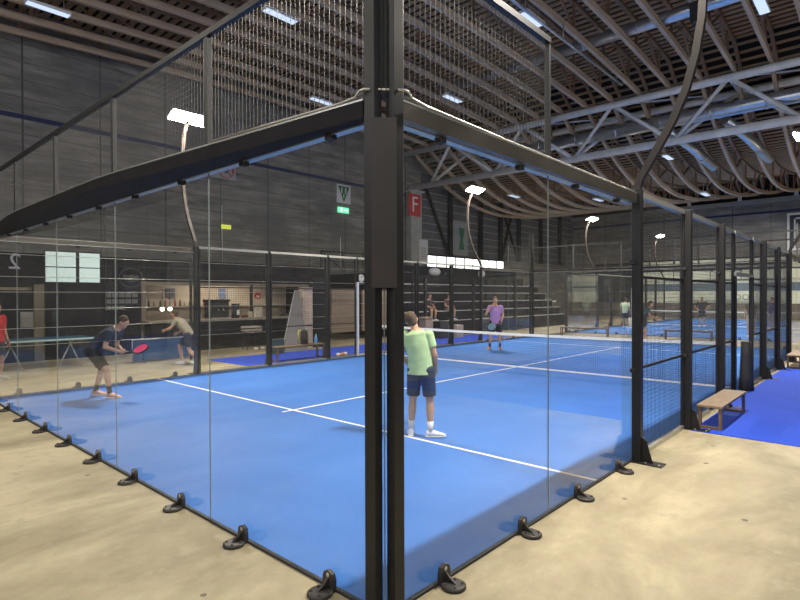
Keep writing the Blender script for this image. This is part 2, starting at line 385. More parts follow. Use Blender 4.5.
# ceiling lights
def clight():
    t=thing('ceiling_light','','ceiling light')
    MB().box(-.14,.14,-.55,.55,.0,.08).build('housing',M['white'],t,bevel=.01)
    MB().box(-.12,.12,-.52,.52,-.012,-.001).build('diffuser',M['tube'],t)
    
    for a in (-.4,.38): MB().box(-.01,.01,a,a+.02,.08,.55).build('hanger',M['silver'],t)
    return reg(t)
c0=clight(); CL=[(-15.5,2.45,9.95,'over the left end of the bar facade, by the top left corner'),(-11,7.1,9.95,'seen through the mesh left of the corner post'),(-15.5,12.3,9.95,'above the glass wall beside the concrete wall'),
 (-5.7,12.2,9.95,'near the top of the right-hand mesh panel'),(-11.3,15.8,9.95,'low in the right-hand mesh panel near the truss'),(-.6,15.9,9.95,'at the top right beside the hanging loudspeaker'),
 (-5.8,25.5,8.4,'directly below the steel truss, right of centre'),(-5.4,30.7,7.3,'above the far court at the lowest sag of the ribs'),(-10.6,29,7.4,'beyond the truss seen through the right-hand glass'),(-15.0,27,7.9,'far left beyond the steel truss')]
for i,(x,y,z,w) in enumerate(CL):
    o=c0 if i==0 else dup(c0,(0,0,0),0)
    o.location=(x,y,z); o['label']='slim ceiling light '+w; o['group']='slim ceiling lights'
t=thing('conduit_pipe','thin pale conduit pipe running under the ribs beside a ceiling light','pipe',(-5.6,9,9.95)); MB().tube([(0,0,0),(0,10,0)],.045,8).build('pipe',M['duct'],t)
MB().tube([(0,5,0),(0,5,.5)],.02,6).build('hanger',M['silver'],t)
t=thing('ceiling_speaker','dark loudspeaker hanging from the roof ribs near the top right','loudspeaker',(-2.2,15.8,10.3))
MB().prism([(-.17,-.3),(.17,-.3),(.2,.3),(-.2,.3)],-.16,.16).build('cabinet',M['rubber'],t,bevel=.03); MB().lathe([(.13,0),(.13,.01)],(0,0,0),20).build('grille',M['wire2'],t).location=(0,0,-.312)
MB().tube([(0,0,.3),(0,0,.75)],.02,6).build('bracket',M['black'],t)
# ------------------------------------------------------------------ court parts (local frame: x along the wall, -y outward)
def g_glass():
    t=thing('glass_panel','','glass panel')
    b=MB(); b.box(.003,1.997,0,.009,.018,2.868)
    b.m=[0,0,0,0,0,0]; b.m=[1,1,0,1,0,1]
    b.build('pane',[M['glass'],M['glass_edge']],t)
    MB().box(.003,1.997,-.01,.018,.0,.018).build('base_channel',M['rubber'],t)
    for x in (.53,1.53):
        k=MB(); k.lathe([(.08,0),(.08,.018),(.068,.026)],(x,-.095,0),24)
        k.prism([(-.03,.02),(-.13,.02),(-.06,.06),(-.03,.085)],x-.008,x+.008,axis='x')
        k.prism([(x-.05,.0),(x+.05,.0),(x+.05,.08),(x+.038,.112),(x,.128),(x-.038,.112),(x-.05,.08)],-.032,-.004)
        for dx,dy in ((.045,-.06),(-.045,-.06),(.04,-.125),(-.04,-.125)): k.lathe([(.009,.022),(.009,.034)],(x+dx,dy-.01,0),8)
        o=k.build('floor_bracket',M['bracket'],t)
        MB().lathe([(.014,-.012),(.014,.004)],(0,0,0),10).build('bolt',M['silver'],o,loc=(x,-.03,.1)).rotation_euler=(PI/2,0,0)
        MB().box(x-.03,x+.03,-.02,.03,2.835,2.868).build('top_clip',M['rubber'],t)
    return reg(t)
def wires(mb,L,z0,z1,sp,r,x0=0.,rh=.4):
    n=int(round(L/sp))
    for i in range(n+1):
        x=x0+i*L/n; mb.add([(x-r,-r,z0),(x+r,-r,z0),(x,r,z0),(x-r,-r,z1),(x+r,-r,z1),(x,r,z1)],[(0,1,4,3),(1,2,5,4),(2,0,3,5)])
    n=int(round((z1-z0)/sp)); r=r*rh
    for i in range(n+1):
        z=z0+i*(z1-z0)/n; mb.add([(x0,-r,z-r),(x0,-r,z+r),(x0,r,z),(x0+L,-r,z-r),(x0+L,-r,z+r),(x0+L,r,z)],[(0,1,4,3),(1,2,5,4),(2,0,3,5)])
def g_upper(sp=.05,r=.0015):
    t=thing('upper_mesh_panel','','mesh panel')
    w=MB(); wires(w,1.96,3.03,3.97,sp,r,.02); w.build('wire_mesh',M['wire'],t)
    for a in (0,1.97): MB().box(a,a+.03,-.02,.02,3.0,4.0).build('side_bar',M['wire2'],t)
    MB().box(0,2,-.025,.025,3.97,4.02).build('top_bar',M['black'],t); MB().box(.03,1.97,-.015,.015,3.0,3.03).build('bottom_bar',M['black'],t)
    return reg(t)
def g_mesh(L,z0=0.,sp=.05,r=.0021):
    t=thing('mesh_panel','','mesh panel')
    w=MB(); wires(w,L-.1,z0+.06,2.97,sp,r,.05,.85); w.build('wire_mesh',M['wire2'],t)
    for a in (.045,L-.075): MB().box(a,a+.03,-.02,.02,z0+.03,3).build('side_bar',M['black'],t)
    for z in ((1.02,2.06) if z0<1 else ()): MB().box(.075,L-.075,-.02,.012,z-.015,z+.015).build('cross_bar',M['black'],t)
    MB().box(.045,L-.045,-.03,.03,2.97,3.03).build('top_bar',M['silver'],t)
    MB().box(.075,L-.075,-.03,.03,z0+.0,z0+.05).build('bottom_bar',M['silver'] if z0<1 else M['black'],t)
    return reg(t)
def g_post():
    t=thing('steel_post','','steel post')
    MB().box(-.045,.045,-.10,-.005,0.012,3.03).build('column',M['black'],t,bevel=.006)
    MB().box(-.085,.085,-.33,-.013,0,.012).build('base_plate',M['black'],t)
    o=MB().prism([(-.10,.012),(-.22,.012),(-.205,.05),(-.15,.25),(-.10,.28)],-.008,.008,axis='x').build('gusset',M['black'],t)
    k=MB()
    for x,y in ((.06,-.16),(-.06,-.16),(.06,-.30),(-.06,-.30)): MB().lathe([(.012,.012),(.012,.026)],(x,y,0),8).build('anchor_bolt',M['silver'],t)
    for z in (1.0,2.2): MB().box(-.085,-.045,-.05,-.0,z,z+.04).build('glass_clamp',M['rubber'],t)
    return reg(t)
def g_corner():   # local: origin at the corner, walls leave along -x and (rotated) +y; outward -y and +x
    t=thing('corner_post','','steel post')
    MB().box(-.098,-.014,-.065,-.002,0.01,4.6).build('column',M['black'],t,bevel=.004); MB().box(.002,.065,.014,.098,0.01,4.6).build('column',M['black'],t,bevel=.004)
    MB().add([(-.022,-.079,1.9),(.079,.022,1.9),(.079,.022,2.86),(-.022,-.079,2.86),(-.026,-.075,1.9),(.075,.026,1.9),(.075,.026,2.86),(-.026,-.075,2.86)],[(0,1,2,3),(7,6,5,4),(0,4,5,1),(1,5,6,2),(2,6,7,3),(3,7,4,0)]).build('cover_plate',M['brown'],t)
    MB().box(-.11,-.01,-.09,-.013,0,.01).build('base_plate',M['black'],t); MB().box(.013,.09,.01,.11,0,.01).build('base_plate',M['black'],t)
    return reg(t)
def g_beam(L,bow=0):
    t=thing('top_beam','','steel beam')
    n=20; a0=.1; L1=L-.1 if L>5 else L; xs_=[a0+(L1-a0)*i/n for i in range(n+1)]
    def out(x):
        u=x/L
        if not bow: return -.06
        return -.06-bow*min(1,min(u/.33,(1-u)/.33))
    vs=[];fs=[]
    for x in xs_:
        yo=out(x); vs+=[(x,-.012,2.87),(x,yo,2.875),(x,yo-.004,2.97),(x,-.012,2.975)]
    for i in range(n):
        for k in range(4): fs.append((i*4+k,(i+1)*4+k,(i+1)*4+(k+1)%4,i*4+(k+1)%4))
    fs+=[(3,2,1,0),tuple(n*4+k for k in range(4))]
    MB().add(vs,fs).build('box_beam',M['beam'] if L>5 else M['beam_side'],t,fix=True)
    MB().box(a0,L1,.012,.075,2.872,2.88).build('inner_flange',M['silver'],t)
    e=MB()
    for i in range(n): e.bar((xs_[i],out(xs_[i])+.008,2.981),(xs_[i+1],out(xs_[i+1])+.008,2.981),.02,.01)
    e.build('edge_strip',M['silver'],t)
    return reg(t)
PROF=[(.0,3.03),(.03,3.14),(.2,3.42),(.36,3.70),(.49,4.0),(.585,4.35),(.64,4.7),(.66,5.05),(.64,5.4),(.57,5.72),(.45,5.98),(.30,6.14)]
def g_pole():   # outward = -y
    t=thing('light_pole','','light pole')
    n=len(PROF); vs=[];fs=[]
    for i,(u,z) in enumerate(PROF):
        a=PROF[max(0,i-1)]; b=PROF[min(n-1,i+1)]; d=V((b[0]-a[0],b[1]-a[1])).normalized(); nn=V((d.y,-d.x))*.036
        for sx in (-.035,.035):
            for sn in (-1,1): vs.append((sx,-(.05+u+nn.x*sn),z+nn.y*sn))
    for i in range(n-1):
        for a,b in ((0,1),(1,3),(3,2),(2,0)): fs.append((i*4+a,i*4+b,(i+1)*4+b,(i+1)*4+a))
    fs+=[(0,2,3,1),tuple((n-1)*4+k for k in (0,1,3,2))]
    MB().add(vs,fs).build('mast',M['brown'],t,fix=True)
    o=MB().box(-.48,.48,-.19,.19,0,.06).build('lamp_housing',M['lampbody'],t,loc=(0,-.33,6.13),bevel=.01); o.rotation_euler=(.38,0,0)
    MB().box(-.45,.45,-.17,.17,-.05,-.004).build('lamp_lens',M['lamp'],o)
    return reg(t)
def side(sd,tt,L,oy):
    if sd=='front': return (-tt-L,oy,0),0
    if sd=='rear': return (-tt,oy+20,0),PI
    if sd=='right': return (0,oy+tt,0),PI/2
    return (-10,oy+tt+L,0),-PI/2
P=dict(glass=g_glass(),upper=g_upper(),mesh2=g_mesh(2),mesh1=g_mesh(1.15),lintel=g_mesh(1.7,2.2),post=g_post(),corner=g_corner(),beam4=g_beam(4),beam10=g_beam(10),bow10=g_beam(10,.3),pole=g_pole())
PF=dict(P); PF['upper']=g_upper(.1,.0026); PF['mesh2']=g_mesh(2,0,.1,.0026); PF['mesh1']=g_mesh(1.15,0,.1,.0026); PF['lintel']=g_mesh(1.7,2.2,.1,.0026)
USED=set()
def put(Pd,key,sd,tt,L,oy,label,group,loc=None,rz=None):
    l,r=side(sd,tt,L,oy)
    if loc is not None: l,r=loc,rz
    src=Pd[key]
    if id(src) not in USED:
        USED.add(id(src)); src.location=l; src.rotation_euler[2]=r; src['label']=label; src['group']=group; return src
    return dup(src,l,r,label,group)
def court(oy,nm,Pd,near):
    SN={'front':'front','rear':'rear','right':'right side','left':'left side'}
    for sd in ('front','rear'):
        for k in range(5):
            put(Pd,'glass',sd,2*k,2,oy,f"tall clear glass panel, {ORD[k]} from the right in the {nm} court's {SN[sd]} wall",f"glass panels of the {nm} court's {SN[sd]} wall")
            put(Pd,'upper',sd,2*k,2,oy,f"high wire mesh panel, {ORD[k]} from the right above the {nm} court's {SN[sd]} glass",f"upper mesh panels of the {nm} court")
        put(Pd,'bow10' if sd=='front' else 'beam10',sd,0,10,oy,f"long dark steel beam topping the {nm} court's {SN[sd]} glass wall",f'top beams of the {nm} court')
    for sd in ('right','left'):
        for e in (0,1):
            b=0 if e==0 else 16
            for k in range(2):
                near_c=(k==0) if e==0 else (k==1)
                en='front' if e==0 else 'rear'
                put(Pd,'glass',sd,b+2*k,2,oy,f"side glass panel of the {nm} court, {SN[sd]}, {'at' if near_c else 'one away from'} the {en} corner",f"side glass panels of the {nm} court")
                if near_c: put(Pd,'upper',sd,b+2*k,2,oy,f"high side mesh panel of the {nm} court, {SN[sd]}, at the {en} corner",f"upper mesh panels of the {nm} court")
            put(Pd,'beam4',sd,b,4,oy,f"short steel beam of the {nm} court, {SN[sd]}, at the {en} corner",f"top beams of the {nm} court")
        for i,tt in enumerate((4,6,12,14)):
            put(Pd,'mesh2',sd,tt,2,oy,f"wide full-height mesh panel of the {nm} court, {SN[sd]}, {ORD[i]} from the front",f"wide side mesh panels of the {nm} court")
        put(Pd,'mesh1',sd,8,1.15,oy,f"narrow mesh panel of the {nm} court, {SN[sd]}, before the door opening",f"narrow side mesh panels of the {nm} court")
        put(Pd,'mesh1',sd,10.85,1.15,oy,f"narrow mesh panel of the {nm} court, {SN[sd]}, behind the door opening",f"narrow side mesh panels of the {nm} court")
        put(Pd,'lintel',sd,9.15,1.7,oy,f"short mesh panel of the {nm} court, {SN[sd]}, over the door opening",f"door mesh panels of the {nm} court")
        for i,tt in enumerate((4,6,8,12,14,16)):
            l,r=side(sd,tt,0,oy)
            put(Pd,'post',sd,tt,0,oy,f"square steel post of the {nm} court, {SN[sd]}, {ORD[i]} from the front",f"steel posts of the {nm} court's {SN[sd]} wall")
        for tt,en in ((4,'front'),(16,'rear')):
            o=put(Pd,'pole',sd,tt,0,oy,f"curved floodlight pole of the {nm} court, {SN[sd]}, towards the {en}",f"curved light poles")
            l,r=side(sd,tt,0,oy)
            L=bpy.data.lights.new('flood','AREA'); L.shape='RECTANGLE'; L.size=.85; L.size_y=.1; L.energy=LP; L.color=(1,.93,.82); L.spread=PI
            lo=link(bpy.data.objects.new('floodlight_beam',L),o); lo.location=(0,-.31,6.05); lo.rotation_euler=(.3,0,0)
        # door frame
        l,r=side(sd,9.15,0,oy)
        t=thing('door_frame',f"dark open door frame in the {nm} court's {SN[sd]} mesh wall",'door frame',side(sd,9.15,1.7,oy)[0],r)
        mm=M['black'] if sd=='right' else M['white']  # bright light put into the colour: white left frame, silver right head
        MB().box(0,.07,-.05,.03,0,2.2).box(1.63,1.7,-.05,.03,0,2.2).build('side_tube',mm,t,bevel=.005); MB().box(0,1.7,-.05,.03,2.2,2.27).build('head_tube',M['silver'] if sd=='right' else mm,t)
        if sd=='left': t['label']=f"door frame coloured white as if lit, in the {nm} court's left side mesh wall"
    # corners
    for (x,y,r,w) in ((0,oy,0,'front right'),(0,oy+20,PI/2,'rear right'),(-10,oy+20,PI,'rear left'),(-10,oy,-PI/2,'front left')):
        o=put(Pd,'corner','',0,0,oy,f"tall dark double steel corner post at the {nm} court's {w} corner",f"corner posts of the {nm} court",loc=(x,y,0),rz=r) if False else None
        src=Pd['corner']
        lab=f"tall dark double steel corner post at the {nm} court's {w} corner"
        if id(src) not in USED: USED.add(id(src)); src.location=(x,y,0); src.rotation_euler[2]=r; src['label']=lab; src['group']='double corner posts'
        else: dup(src,(x,y,0),r,lab,'double corner posts')
    # turf, lines, net
    tf=MB().box(-9.995,-.005,oy+.005,oy+19.995,0,.012).build('court_turf',M['turf']); tag(tf,f'blue artificial turf covering the floor inside the {nm} court','court turf','blue court surfaces')
    def line(x0,x1,y0,y1): MB().box(x0,x1,oy+y0,oy+y1,.0125,.0145).build('court_line',M['line'],tf)
    line(-9.99,-.01,3.03,3.08); line(-9.99,-.01,16.92,16.97); line(-5.025,-4.975,2.85,3.03); line(-5.025,-4.975,3.08,16.92); line(-5.025,-4.975,16.97,17.15)
    t=thing('padel_net',f'white-topped net stretched across the middle of the {nm} court','net',(-5,oy+10,0))
    b=MB(); sp=.045 if near else .1; r=.002 if near else .0025; n=int(9.8/sp)
    zt=lambda x:.88+.04*(x/4.9)**2
    for i in range(n+1):
        x=-4.9+9.8*i/n; b.add([(x-r,-r,.03),(x+r,-r,.03),(x,r,.03),(x-r,-r,zt(x)),(x+r,-r,zt(x)),(x,r,zt(x))],[(0,1,4,3),(1,2,5,4),(2,0,3,5)])
    for i in range(int(.85/sp)+1):
        z=.03+i*sp; b.add([(-4.9,-r,z-r),(-4.9,-r,z+r),(-4.9,r,z),(4.9,-r,z-r),(4.9,-r,z+r),(4.9,r,z)],[(0,1,4,3),(1,2,5,4),(2,0,3,5)])
    b.build('netting',M['net'],t)
    b=MB()
    for i in range(12):
        x0=-4.9+9.8*i/12; x1=-4.9+9.8*(i+1)/12; b.add([(x0,-.008,zt(x0)-.06),(x0,.008,zt(x0)-.06),(x0,.008,zt(x0)+.005),(x0,-.008,zt(x0)+.005),(x1,-.008,zt(x1)-.06),(x1,.008,zt(x1)-.06),(x1,.008,zt(x1)+.005),(x1,-.008,zt(x1)+.005)],[(0,4,5,1),(1,5,6,2),(2,6,7,3),(3,7,4,0)])
    b.build('top_band',M['band'],t); MB().box(-4.9,4.9,-.006,.006,.016,.05).build('bottom_tape',M['band'],t)
    for sx,w in ((.06,'right'),(-10.06,'left')):
        t=thing('net_post',f"black padded net post at the {w} end of the {nm} court's net",'net post',(sx,oy+10,0))
        MB().box(-.04,.04,-.04,.04,0,.93).build('column',M['black'],t); MB().loft([((0,0,.02),V((.14,0,0)),V((0,.11,0))),((0,0,.3),V((.115,0,0)),V((0,.1,0))),((0,0,.7),V((.095,0,0)),V((0,.09,0))),((0,0,.95),V((.09,0,0)),V((0,.085,0)))],n=8).build('pad_cover',M['rubber'],t)
LP=620
court(0,'near',P,True); court(23.5,'far',PF,False)
# floodlights hanging over the floor in front of the near court
for i,(x,y,z,e,w) in enumerate(((-2.5,-4.5,7.2,150,'nearest the camera'),(-9,-5.0,7.6,170,'over the left part of the front floor'),(4.5,-3.5,7.4,130,'over the right part of the front floor'))):
    t=thing('hanging_floodlight','suspended floodlight outside the near court, '+w,'floodlight',(x,y,z),0,'hanging floodlights')
    MB().box(-.45,.45,-.18,.18,0,.1).build('housing',M['lampbody'],t,bevel=.01); MB().box(-.4,.4,-.14,.14,-.03,-.004).build('lens',M['lamp'],t); MB().box(-.01,.01,-.01,.01,.1,zb(y)-z+.02).build('cord',M['black'],t)
    L=bpy.data.lights.new('flood','AREA'); L.shape='RECTANGLE'; L.size=.8; L.size_y=.3; L.energy=e; L.color=(1,.93,.82)
    lo=link(bpy.data.objects.new('floodlight_beam',L),t); lo.location=(0,0,-.06)
# grey sill cable along the beams
t=thing('power_cable','pale grey cable lying over the beams round the corner post','cable',(0,0,3.03))
MB().tube([(-1.6,-.212,-.035),(-.8,-.14,-.035),(-.3,-.09,-.035),(-.15,-.085,-.03),(-.11,-.085,-.0),(-.075,-.083,.0),(.083,.075,.0),(.085,.11,.0),(.085,.15,-.03),(.07,.3,-.035),(.05,1.2,-.035),(.045,3.9,-.035)],.0075,8).build('cable_run',M['silver'],t)
# court number on the far glass, read from outside
text('court_number','2',.42,M['paper'],None,(-10.03,.42,2.5),(PI/2,0,-PI/2),.002); o=bpy.data.objects['court_number']; tag(o,'white court number 2 stuck on the left side glass, reversed from inside','number')
# ------------------------------------------------------------------ carpets
tag(MB().box(.12,5.5,5.9,14.6,0,.01).build('carpet',M['carpet']),'royal blue carpet strip beside the benches right of the near court','carpet')
tag(MB().box(-12.6,-10.45,5.6,19,0,.01).build('carpet',M['carpet']),'royal blue carpet strip behind the far-left side wall of the near court','carpet')
# ------------------------------------------------------------------ benches
def bench(L,Wd,H):
    t=thing('bench','','bench')
    MB().box(-Wd/2,Wd/2,0,L,H-.035,H).build('seat',M['slat'],t,bevel=.006)
    for y in (.05,L-.05):
        k=MB(); w=.022
        k.box(-Wd/2+.01,-Wd/2+.05,y-w,y+w,.0,H-.035); k.box(Wd/2-.05,Wd/2-.01,y-w,y+w,.0,H-.035); k.box(-Wd/2+.05,Wd/2-.05,y-w,y+w,0,.035)
        k.build('leg_frame',M['slat_dark'],t)
    MB().box(-.02,.02,.07,L-.07,H-.07,H-.035).build('rail',M['black'],t)
    return reg(t)
b0=bench(1.62,.31,.33); b0.location=(.30,6.09,.01); b0['label']='wooden bench nearest the camera on the blue carpet beside the mesh wall'; b0['group']='wooden benches'
dup(b0,(.33,14.35,.01),0,'wooden bench at the right picture edge beyond the net post','wooden benches')
bl=bench(1.75,.36,.42); bl.location=(-10.65,6.55,.01); bl['label']='wooden bench behind the left side wall holding a black bag and bottle'; bl['group']='wooden benches'
bf=bench(2.1,.34,.42); bf.location=(-7.0,21.35,0); bf.rotation_euler[2]=PI/2+.18; bf['label']='pale bench standing between the two courts beside the far court glass'; bf['group']='wooden benches'
dup(bl,(-3.1,21.9,0),PI/2+.1,'bench between the two courts seen through the right-hand mesh posts','wooden benches')
t=thing('sports_bag','black sports bag with yellow top standing on the left bench','bag',(-10.65,7.65,.43))
MB().loft([((0,0,0),V((.12,0,0)),V((0,.1,0))),((0,0,.2),V((.12,0,0)),V((0,.11,0))),((0,0,.38),V((.1,0,0)),V((0,.09,0))),((0,0,.42),V((.06,0,0)),V((0,.05,0)))]).build('bag_body',M['rubber'],t)
MB().tube([(-.02,-.09,.4),(-.02,-.18,.42),(-.02,-.2,.3),(-.02,-.16,.05)],.025,8).build('strap',cm('yellow_strap',(.7,.6,.12)),t)
t=thing('water_bottle','blue water bottle with green cap standing on the left bench','bottle',(-10.65,8.08,.43))
MB().lathe([(.04,0),(.045,.02),(.045,.17),(.025,.21)]).build('bottle_body',cm('bottle_blue',(.08,.3,.7),.3),t); MB().lathe([(.024,.21),(.024,.26),(.015,.28)]).build('cap',cm('bottle_cap',(.2,.7,.4)),t)
t=thing('ball_pile','',None) if False else None
for i,(dx,dy,c) in enumerate(((0,0,(.8,.75,.7)),(.02,.14,(.75,.25,.1)),(.0,.28,(.8,.78,.74)))):
    o=MB().ell((0,0,.05),(.06,.08,.05)).build('ball',cm(f'ball{i}',c),None,loc=(-10.4+dx,8.75+dy,.012)); tag(o,('small pale ball lying nearest the white door frame' ,'small orange ball lying between two pale balls','small pale ball farthest left by the blue carpet')[2-i],'ball','balls by the white door frame')
# white folding chair between the courts
t=thing('folding_chair','pale folding chair between the courts beside the stooping person','chair',(-6.2,21.9,0))
MB().box(-.22,.22,-.2,.2,.42,.45).build('seat',M['white'],t); MB().box(-.22,.22,.2,.23,.5,.85).build('backrest',M['white'],t)
for sx in (-.22,.22):
    MB().tube([(sx,-.25,0),(sx,.22,.85)],.013,8).build('leg',M['silver'],t); MB().tube([(sx,.28,0),(sx,-.18,.45)],.013,8).build('leg',M['silver'],t)
# ------------------------------------------------------------------ left wall: signs, windows, upper cladding, pillar
def on_left(y,z,name,label,cat): return thing(name,label,cat,(XL,y,z),0)
t=on_left(17.55,7.38,'first_aid_sign','white square sign with green triangle high on the left concrete wall','sign')
MB().box(0,.03,-.5,.5,-.5,.5).build('board',M['paper'],t)
MB().prism([(-.42,.42),(0,-.42),(.42,.42)],.03,.045,axis='x').build('green_triangle',M['green'],t)
MB().box(.045,.05,-.2,-.12,.02,.34).box(.045,.05,.08,.16,.02,.34).box(.045,.05,-.05,.02,-.2,.0).build('white_figure',M['paper'],t)
t=on_left(17.5,6.5,'exit_sign','small lit green exit sign under the green triangle sign','sign')
MB().box(0,.08,-.38,.38,-.15,.15).build('sign_box',emis('exit_green',(.2,.85,.5),1.3),t)
k=MB().box(.08,.085,-.22,-.1,-.1,.1).prism([(.02,-.02),(.2,-.02),(.2,-.06),(.29,.0),(.2,.06),(.2,.02),(.02,.02)],.08,.086,axis='x'); k.build('pictogram',emis('exit_white',(.9,1,.95),1.6),t)
t=on_left(10.5,7.5,'prohibition_sign','white sign with red ring on the left wall just below the beam','sign')
MB().box(0,.03,-.7,.5,-.42,.42).build('board',mat('board_grey',(.4,.4,.42),.6),t)
k=MB(); 
for i in range(24):
    a=2*PI*i/24;b=2*PI*(i+1)/24; k.bar((.04,.36*math.cos(a),.36*math.sin(a)),(.04,.36*math.cos(b),.36*math.sin(b)),.06,.02)
k.bar((.04,-.25,.25),(.04,.25,-.25),.05,.02); k.build('red_ring',M['red'],t); MB().box(.03,.04,-.16,.16,-.04,.04).box(.03,.04,-.04,.04,-.16,.16).build('black_mark',M['ink'],t)
t=on_left(10.5,4.95,'emergency_lamp','small yellow-green emergency lamp on the left concrete wall','lamp'); MB().box(0,.08,-.22,.22,-.09,.09).build('lamp_box',emis('yellow_lamp',(.75,.85,.1),.9),t)
for y,z1 in ((10.3,5.9),(17.3,5.0)):
    t=on_left(y,3.3,'cable_conduit','thin vertical conduit on the left wall below the '+('yellow-green lamp' if y<11 else 'green exit sign'),'conduit'); MB().tube([(.03,0,0),(.03,0,z1-3.3)],.02,6).build('pipe',M['grey'],t)
t=thing('concrete_pillar','light concrete pillar on the left wall carrying the red letter sign','pillar',(XL,23.2,0)); MB().box(0,.4,-.5,.5,0,8.25).build('shaft',mat('pillar_concrete',(.42,.42,.4),.8,noise=.15,scale=2),t); MB().box(0,.6,-.6,.6,8.25,8.29).build('bearing',M['grey'],t)
t=thing('letter_sign','red square sign with a white letter F on the concrete pillar','sign',(XL+.4,23.0,7.4)); MB().box(0,.04,-.55,.55,-.68,.68).build('board',M['red'],t)
text('letter','F',1.35,M['white'],t,(.045,0,0),(PI/2,0,PI/2),.005)
t=thing('notice_sheet','tall white printed notice hanging on the concrete pillar near the window strip','notice',(XL+.42,23.5,4.5)); MB().box(0,.02,-.1,.75,-.62,.85).build('sheet',M['paper'],t)
k=MB()
for i in range(6): k.box(.02,.025,.03+.03*(i%2),.6-.04*(i%3),.3-i*.13,.33-i*.13)
k.build('printed_lines',M['ink'],t)
# strip window
w=thing('window_1',None,None,(XL,24.6,3.62)); struct(w)
MB().box(.02,.05,0,9.3,0,.8).build('window_pane',M['win'],w)
k=MB().box(0,.09,-.1,9.4,-.1,0).box(0,.09,-.1,9.4,.8,.9)
for i in range(10): k.box(0,.08,-.04+i*1.03,.04+i*1.03,0,.8)
k.build('window_frame',M['darkclad'],w)
# cladding beyond the pillar
cl=MB().box(XL,XL+.06,24.1,YF,4.55,9.6).build('wall_left_cladding',M['clad']); struct(cl)
k=MB()
for i in range(9): k.box(XL+.06,XL+.1,24.2,YF-.2,4.95+i*.5,4.98+i*.5)
k.build('cladding_lips',M['cladline'],cl)
for i,y in enumerate((26.9,30.5,33.2,35.9,39.5,43.0)):
    t=thing('wall_column',f'dark steel column against the left cladding, {ORD[i]} from the concrete pillar','column',(XL+.1,y,4.5)); MB().box(0,.22,-.16,.16,0,4.6).build('shaft',M['darkclad'],t); MB().box(0,.26,-.2,.2,0,.08).build('foot',M['darkclad'],t)
    if i in (0,2,3): 
        dy=-2.6 if i!=2 else 1.9
        t=thing('wall_brace',f'slanting steel brace on the left cladding beside the {ORD[i]} column','brace',(XL+.12,y,4.6)); MB().bar((.08,-.15 if dy<0 else .15,0),(.08,dy,4.2),.14,.14).build('strut',M['darkclad'],t)
t=on_left(28.3,5.7,'hanging_banner','pale banner with a green figure on the left cladding near the pillar','banner')
MB().box(.1,.13,-1.0,.75,-1.1,1.2).build('cloth',mat('banner_grey',(.3,.32,.34),.7),t); MB().prism([(-.35,-.7),(.3,-.7),(.15,.0),(.35,.8),(-.35,.8),(-.15,.1)],.13,.14,axis='x').build('green_figure',M['green'],t)
# ------------------------------------------------------------------ facade building on the left with bar
XB=-16
f=thing('bar_building','dark low building housing the bar along the left side of the hall','building',(XB,6,0))
def bx(x0,x1,y0,y1,z0,z1): return (x0-XB,x1-XB,y0-6,y1-6,z0,z1)
k=MB()
k.box(*bx(XB-.15,XB,-6,5.3,0,2.3)); k.box(*bx(XB-.15,XB,-6,13.2,2.3,3.05)); k.box(*bx(XB-.15,XB,12.3,13.2,0,2.3)); k.box(*bx(XL+.02,XB-.15,12.9,13.1,0,3.05))
k.build('facade',M['darkclad'],f)
MB().box(*bx(XL+.02,XB-.15,-6,12.9,3.0,3.1)).build('roof_slab',M['darkclad'],f)
MB().box(*bx(-18.1,-18,5.3,12.3,0,2.95)).build('back_wall',M['beige'],f)
MB().box(*bx(XB-.02,XB+.04,5.15,5.3,0,2.35)).box(*bx(XB-.02,XB+.04,5.3,12.3,2.22,2.33)).box(*bx(XB-.02,XB+.04,12.3,12.36,0,2.33)).build('opening_frame',M['dado'],f)
MB().box(*bx(XB-.02,XB+.05,9.2,9.3,0,2.3)).build('mullion',M['black'],f)
MB().box(*bx(-17.95,-17.6,5.4,12.2,1.42,1.47)).build('shelf',M['dado'],f)
MB().box(*bx(XB-.0,XB+.1,2.15,2.4,0,2.2)).build('pilaster',M['dado'],f)
MB().box(*bx(XB-.0,XB+.06,-2,2.1,2.03,2.11)).build('door_lintel',M['dado'],f)
# facade windows
for i,(y0,y1) in enumerate(((2.45,3.24),(3.33,3.9))):
    w=thing(f'window_{i+2}',None,None,(XB,y0,2.28)); struct(w)
    MB().box(.01,.03,0,y1-y0,0,.88).build('window_pane',bpy.data.materials.get('green_daylight') or emis('green_daylight',(.82,.97,.9),1.15),w)
    MB().box(0,.05,-.04,0,-.04,.92).box(0,.05,y1-y0,y1-y0+.04,-.04,.92).box(0,.05,0,y1-y0,-.04,0).box(0,.05,0,y1-y0,.88,.92).box(0,.045,0,y1-y0,.42,.45).build('window_frame',M['black'],w)
# round logo outline on the facade
t=thing('round_logo','thin grey ring emblem with faint strokes painted on the dark facade beside the windows','emblem',(XB+.01,4.84,2.45))
k=MB()
for i in range(32):
    a=2*PI*i/32;b=2*PI*(i+1)/32; k.bar((0,.36*math.cos(a),.3*math.sin(a)),(0,.36*math.cos(b),.3*math.sin(b)),.012,.012)
k.build('ring',M['dimgrey'],t); k=MB()
for i in range(7): k.box(0,.006,-.24+i*.07,-.2+i*.07,-.0-.01*(i%2),.1-.03*((i*3)%4)/3)
k.build('emblem_strokes',M['dimgrey'],t); k=MB().box(0,.008,-.2,.2,-.08,-.05).box(0,.008,-.12,.12,-.14,-.12); k.build('underline',M['dimgrey'],t)
t=thing('menu_board','dark menu board with rows of grey cards left of the bar','board',(XB+.02,4.55,1.7)); MB().box(0,.03,-.55,.55,-.32,.3).build('backing',M['darkclad'],t)
k=MB()
for r in range(3):
    for c in range(5):
        if (r,c) in ((2,4),(2,3)): continue
        k.box(.03,.036,-.5+c*.2,-.33+c*.2,.12-r*.2,.26-r*.2)
k.build('cards',M['dimgrey'],t)
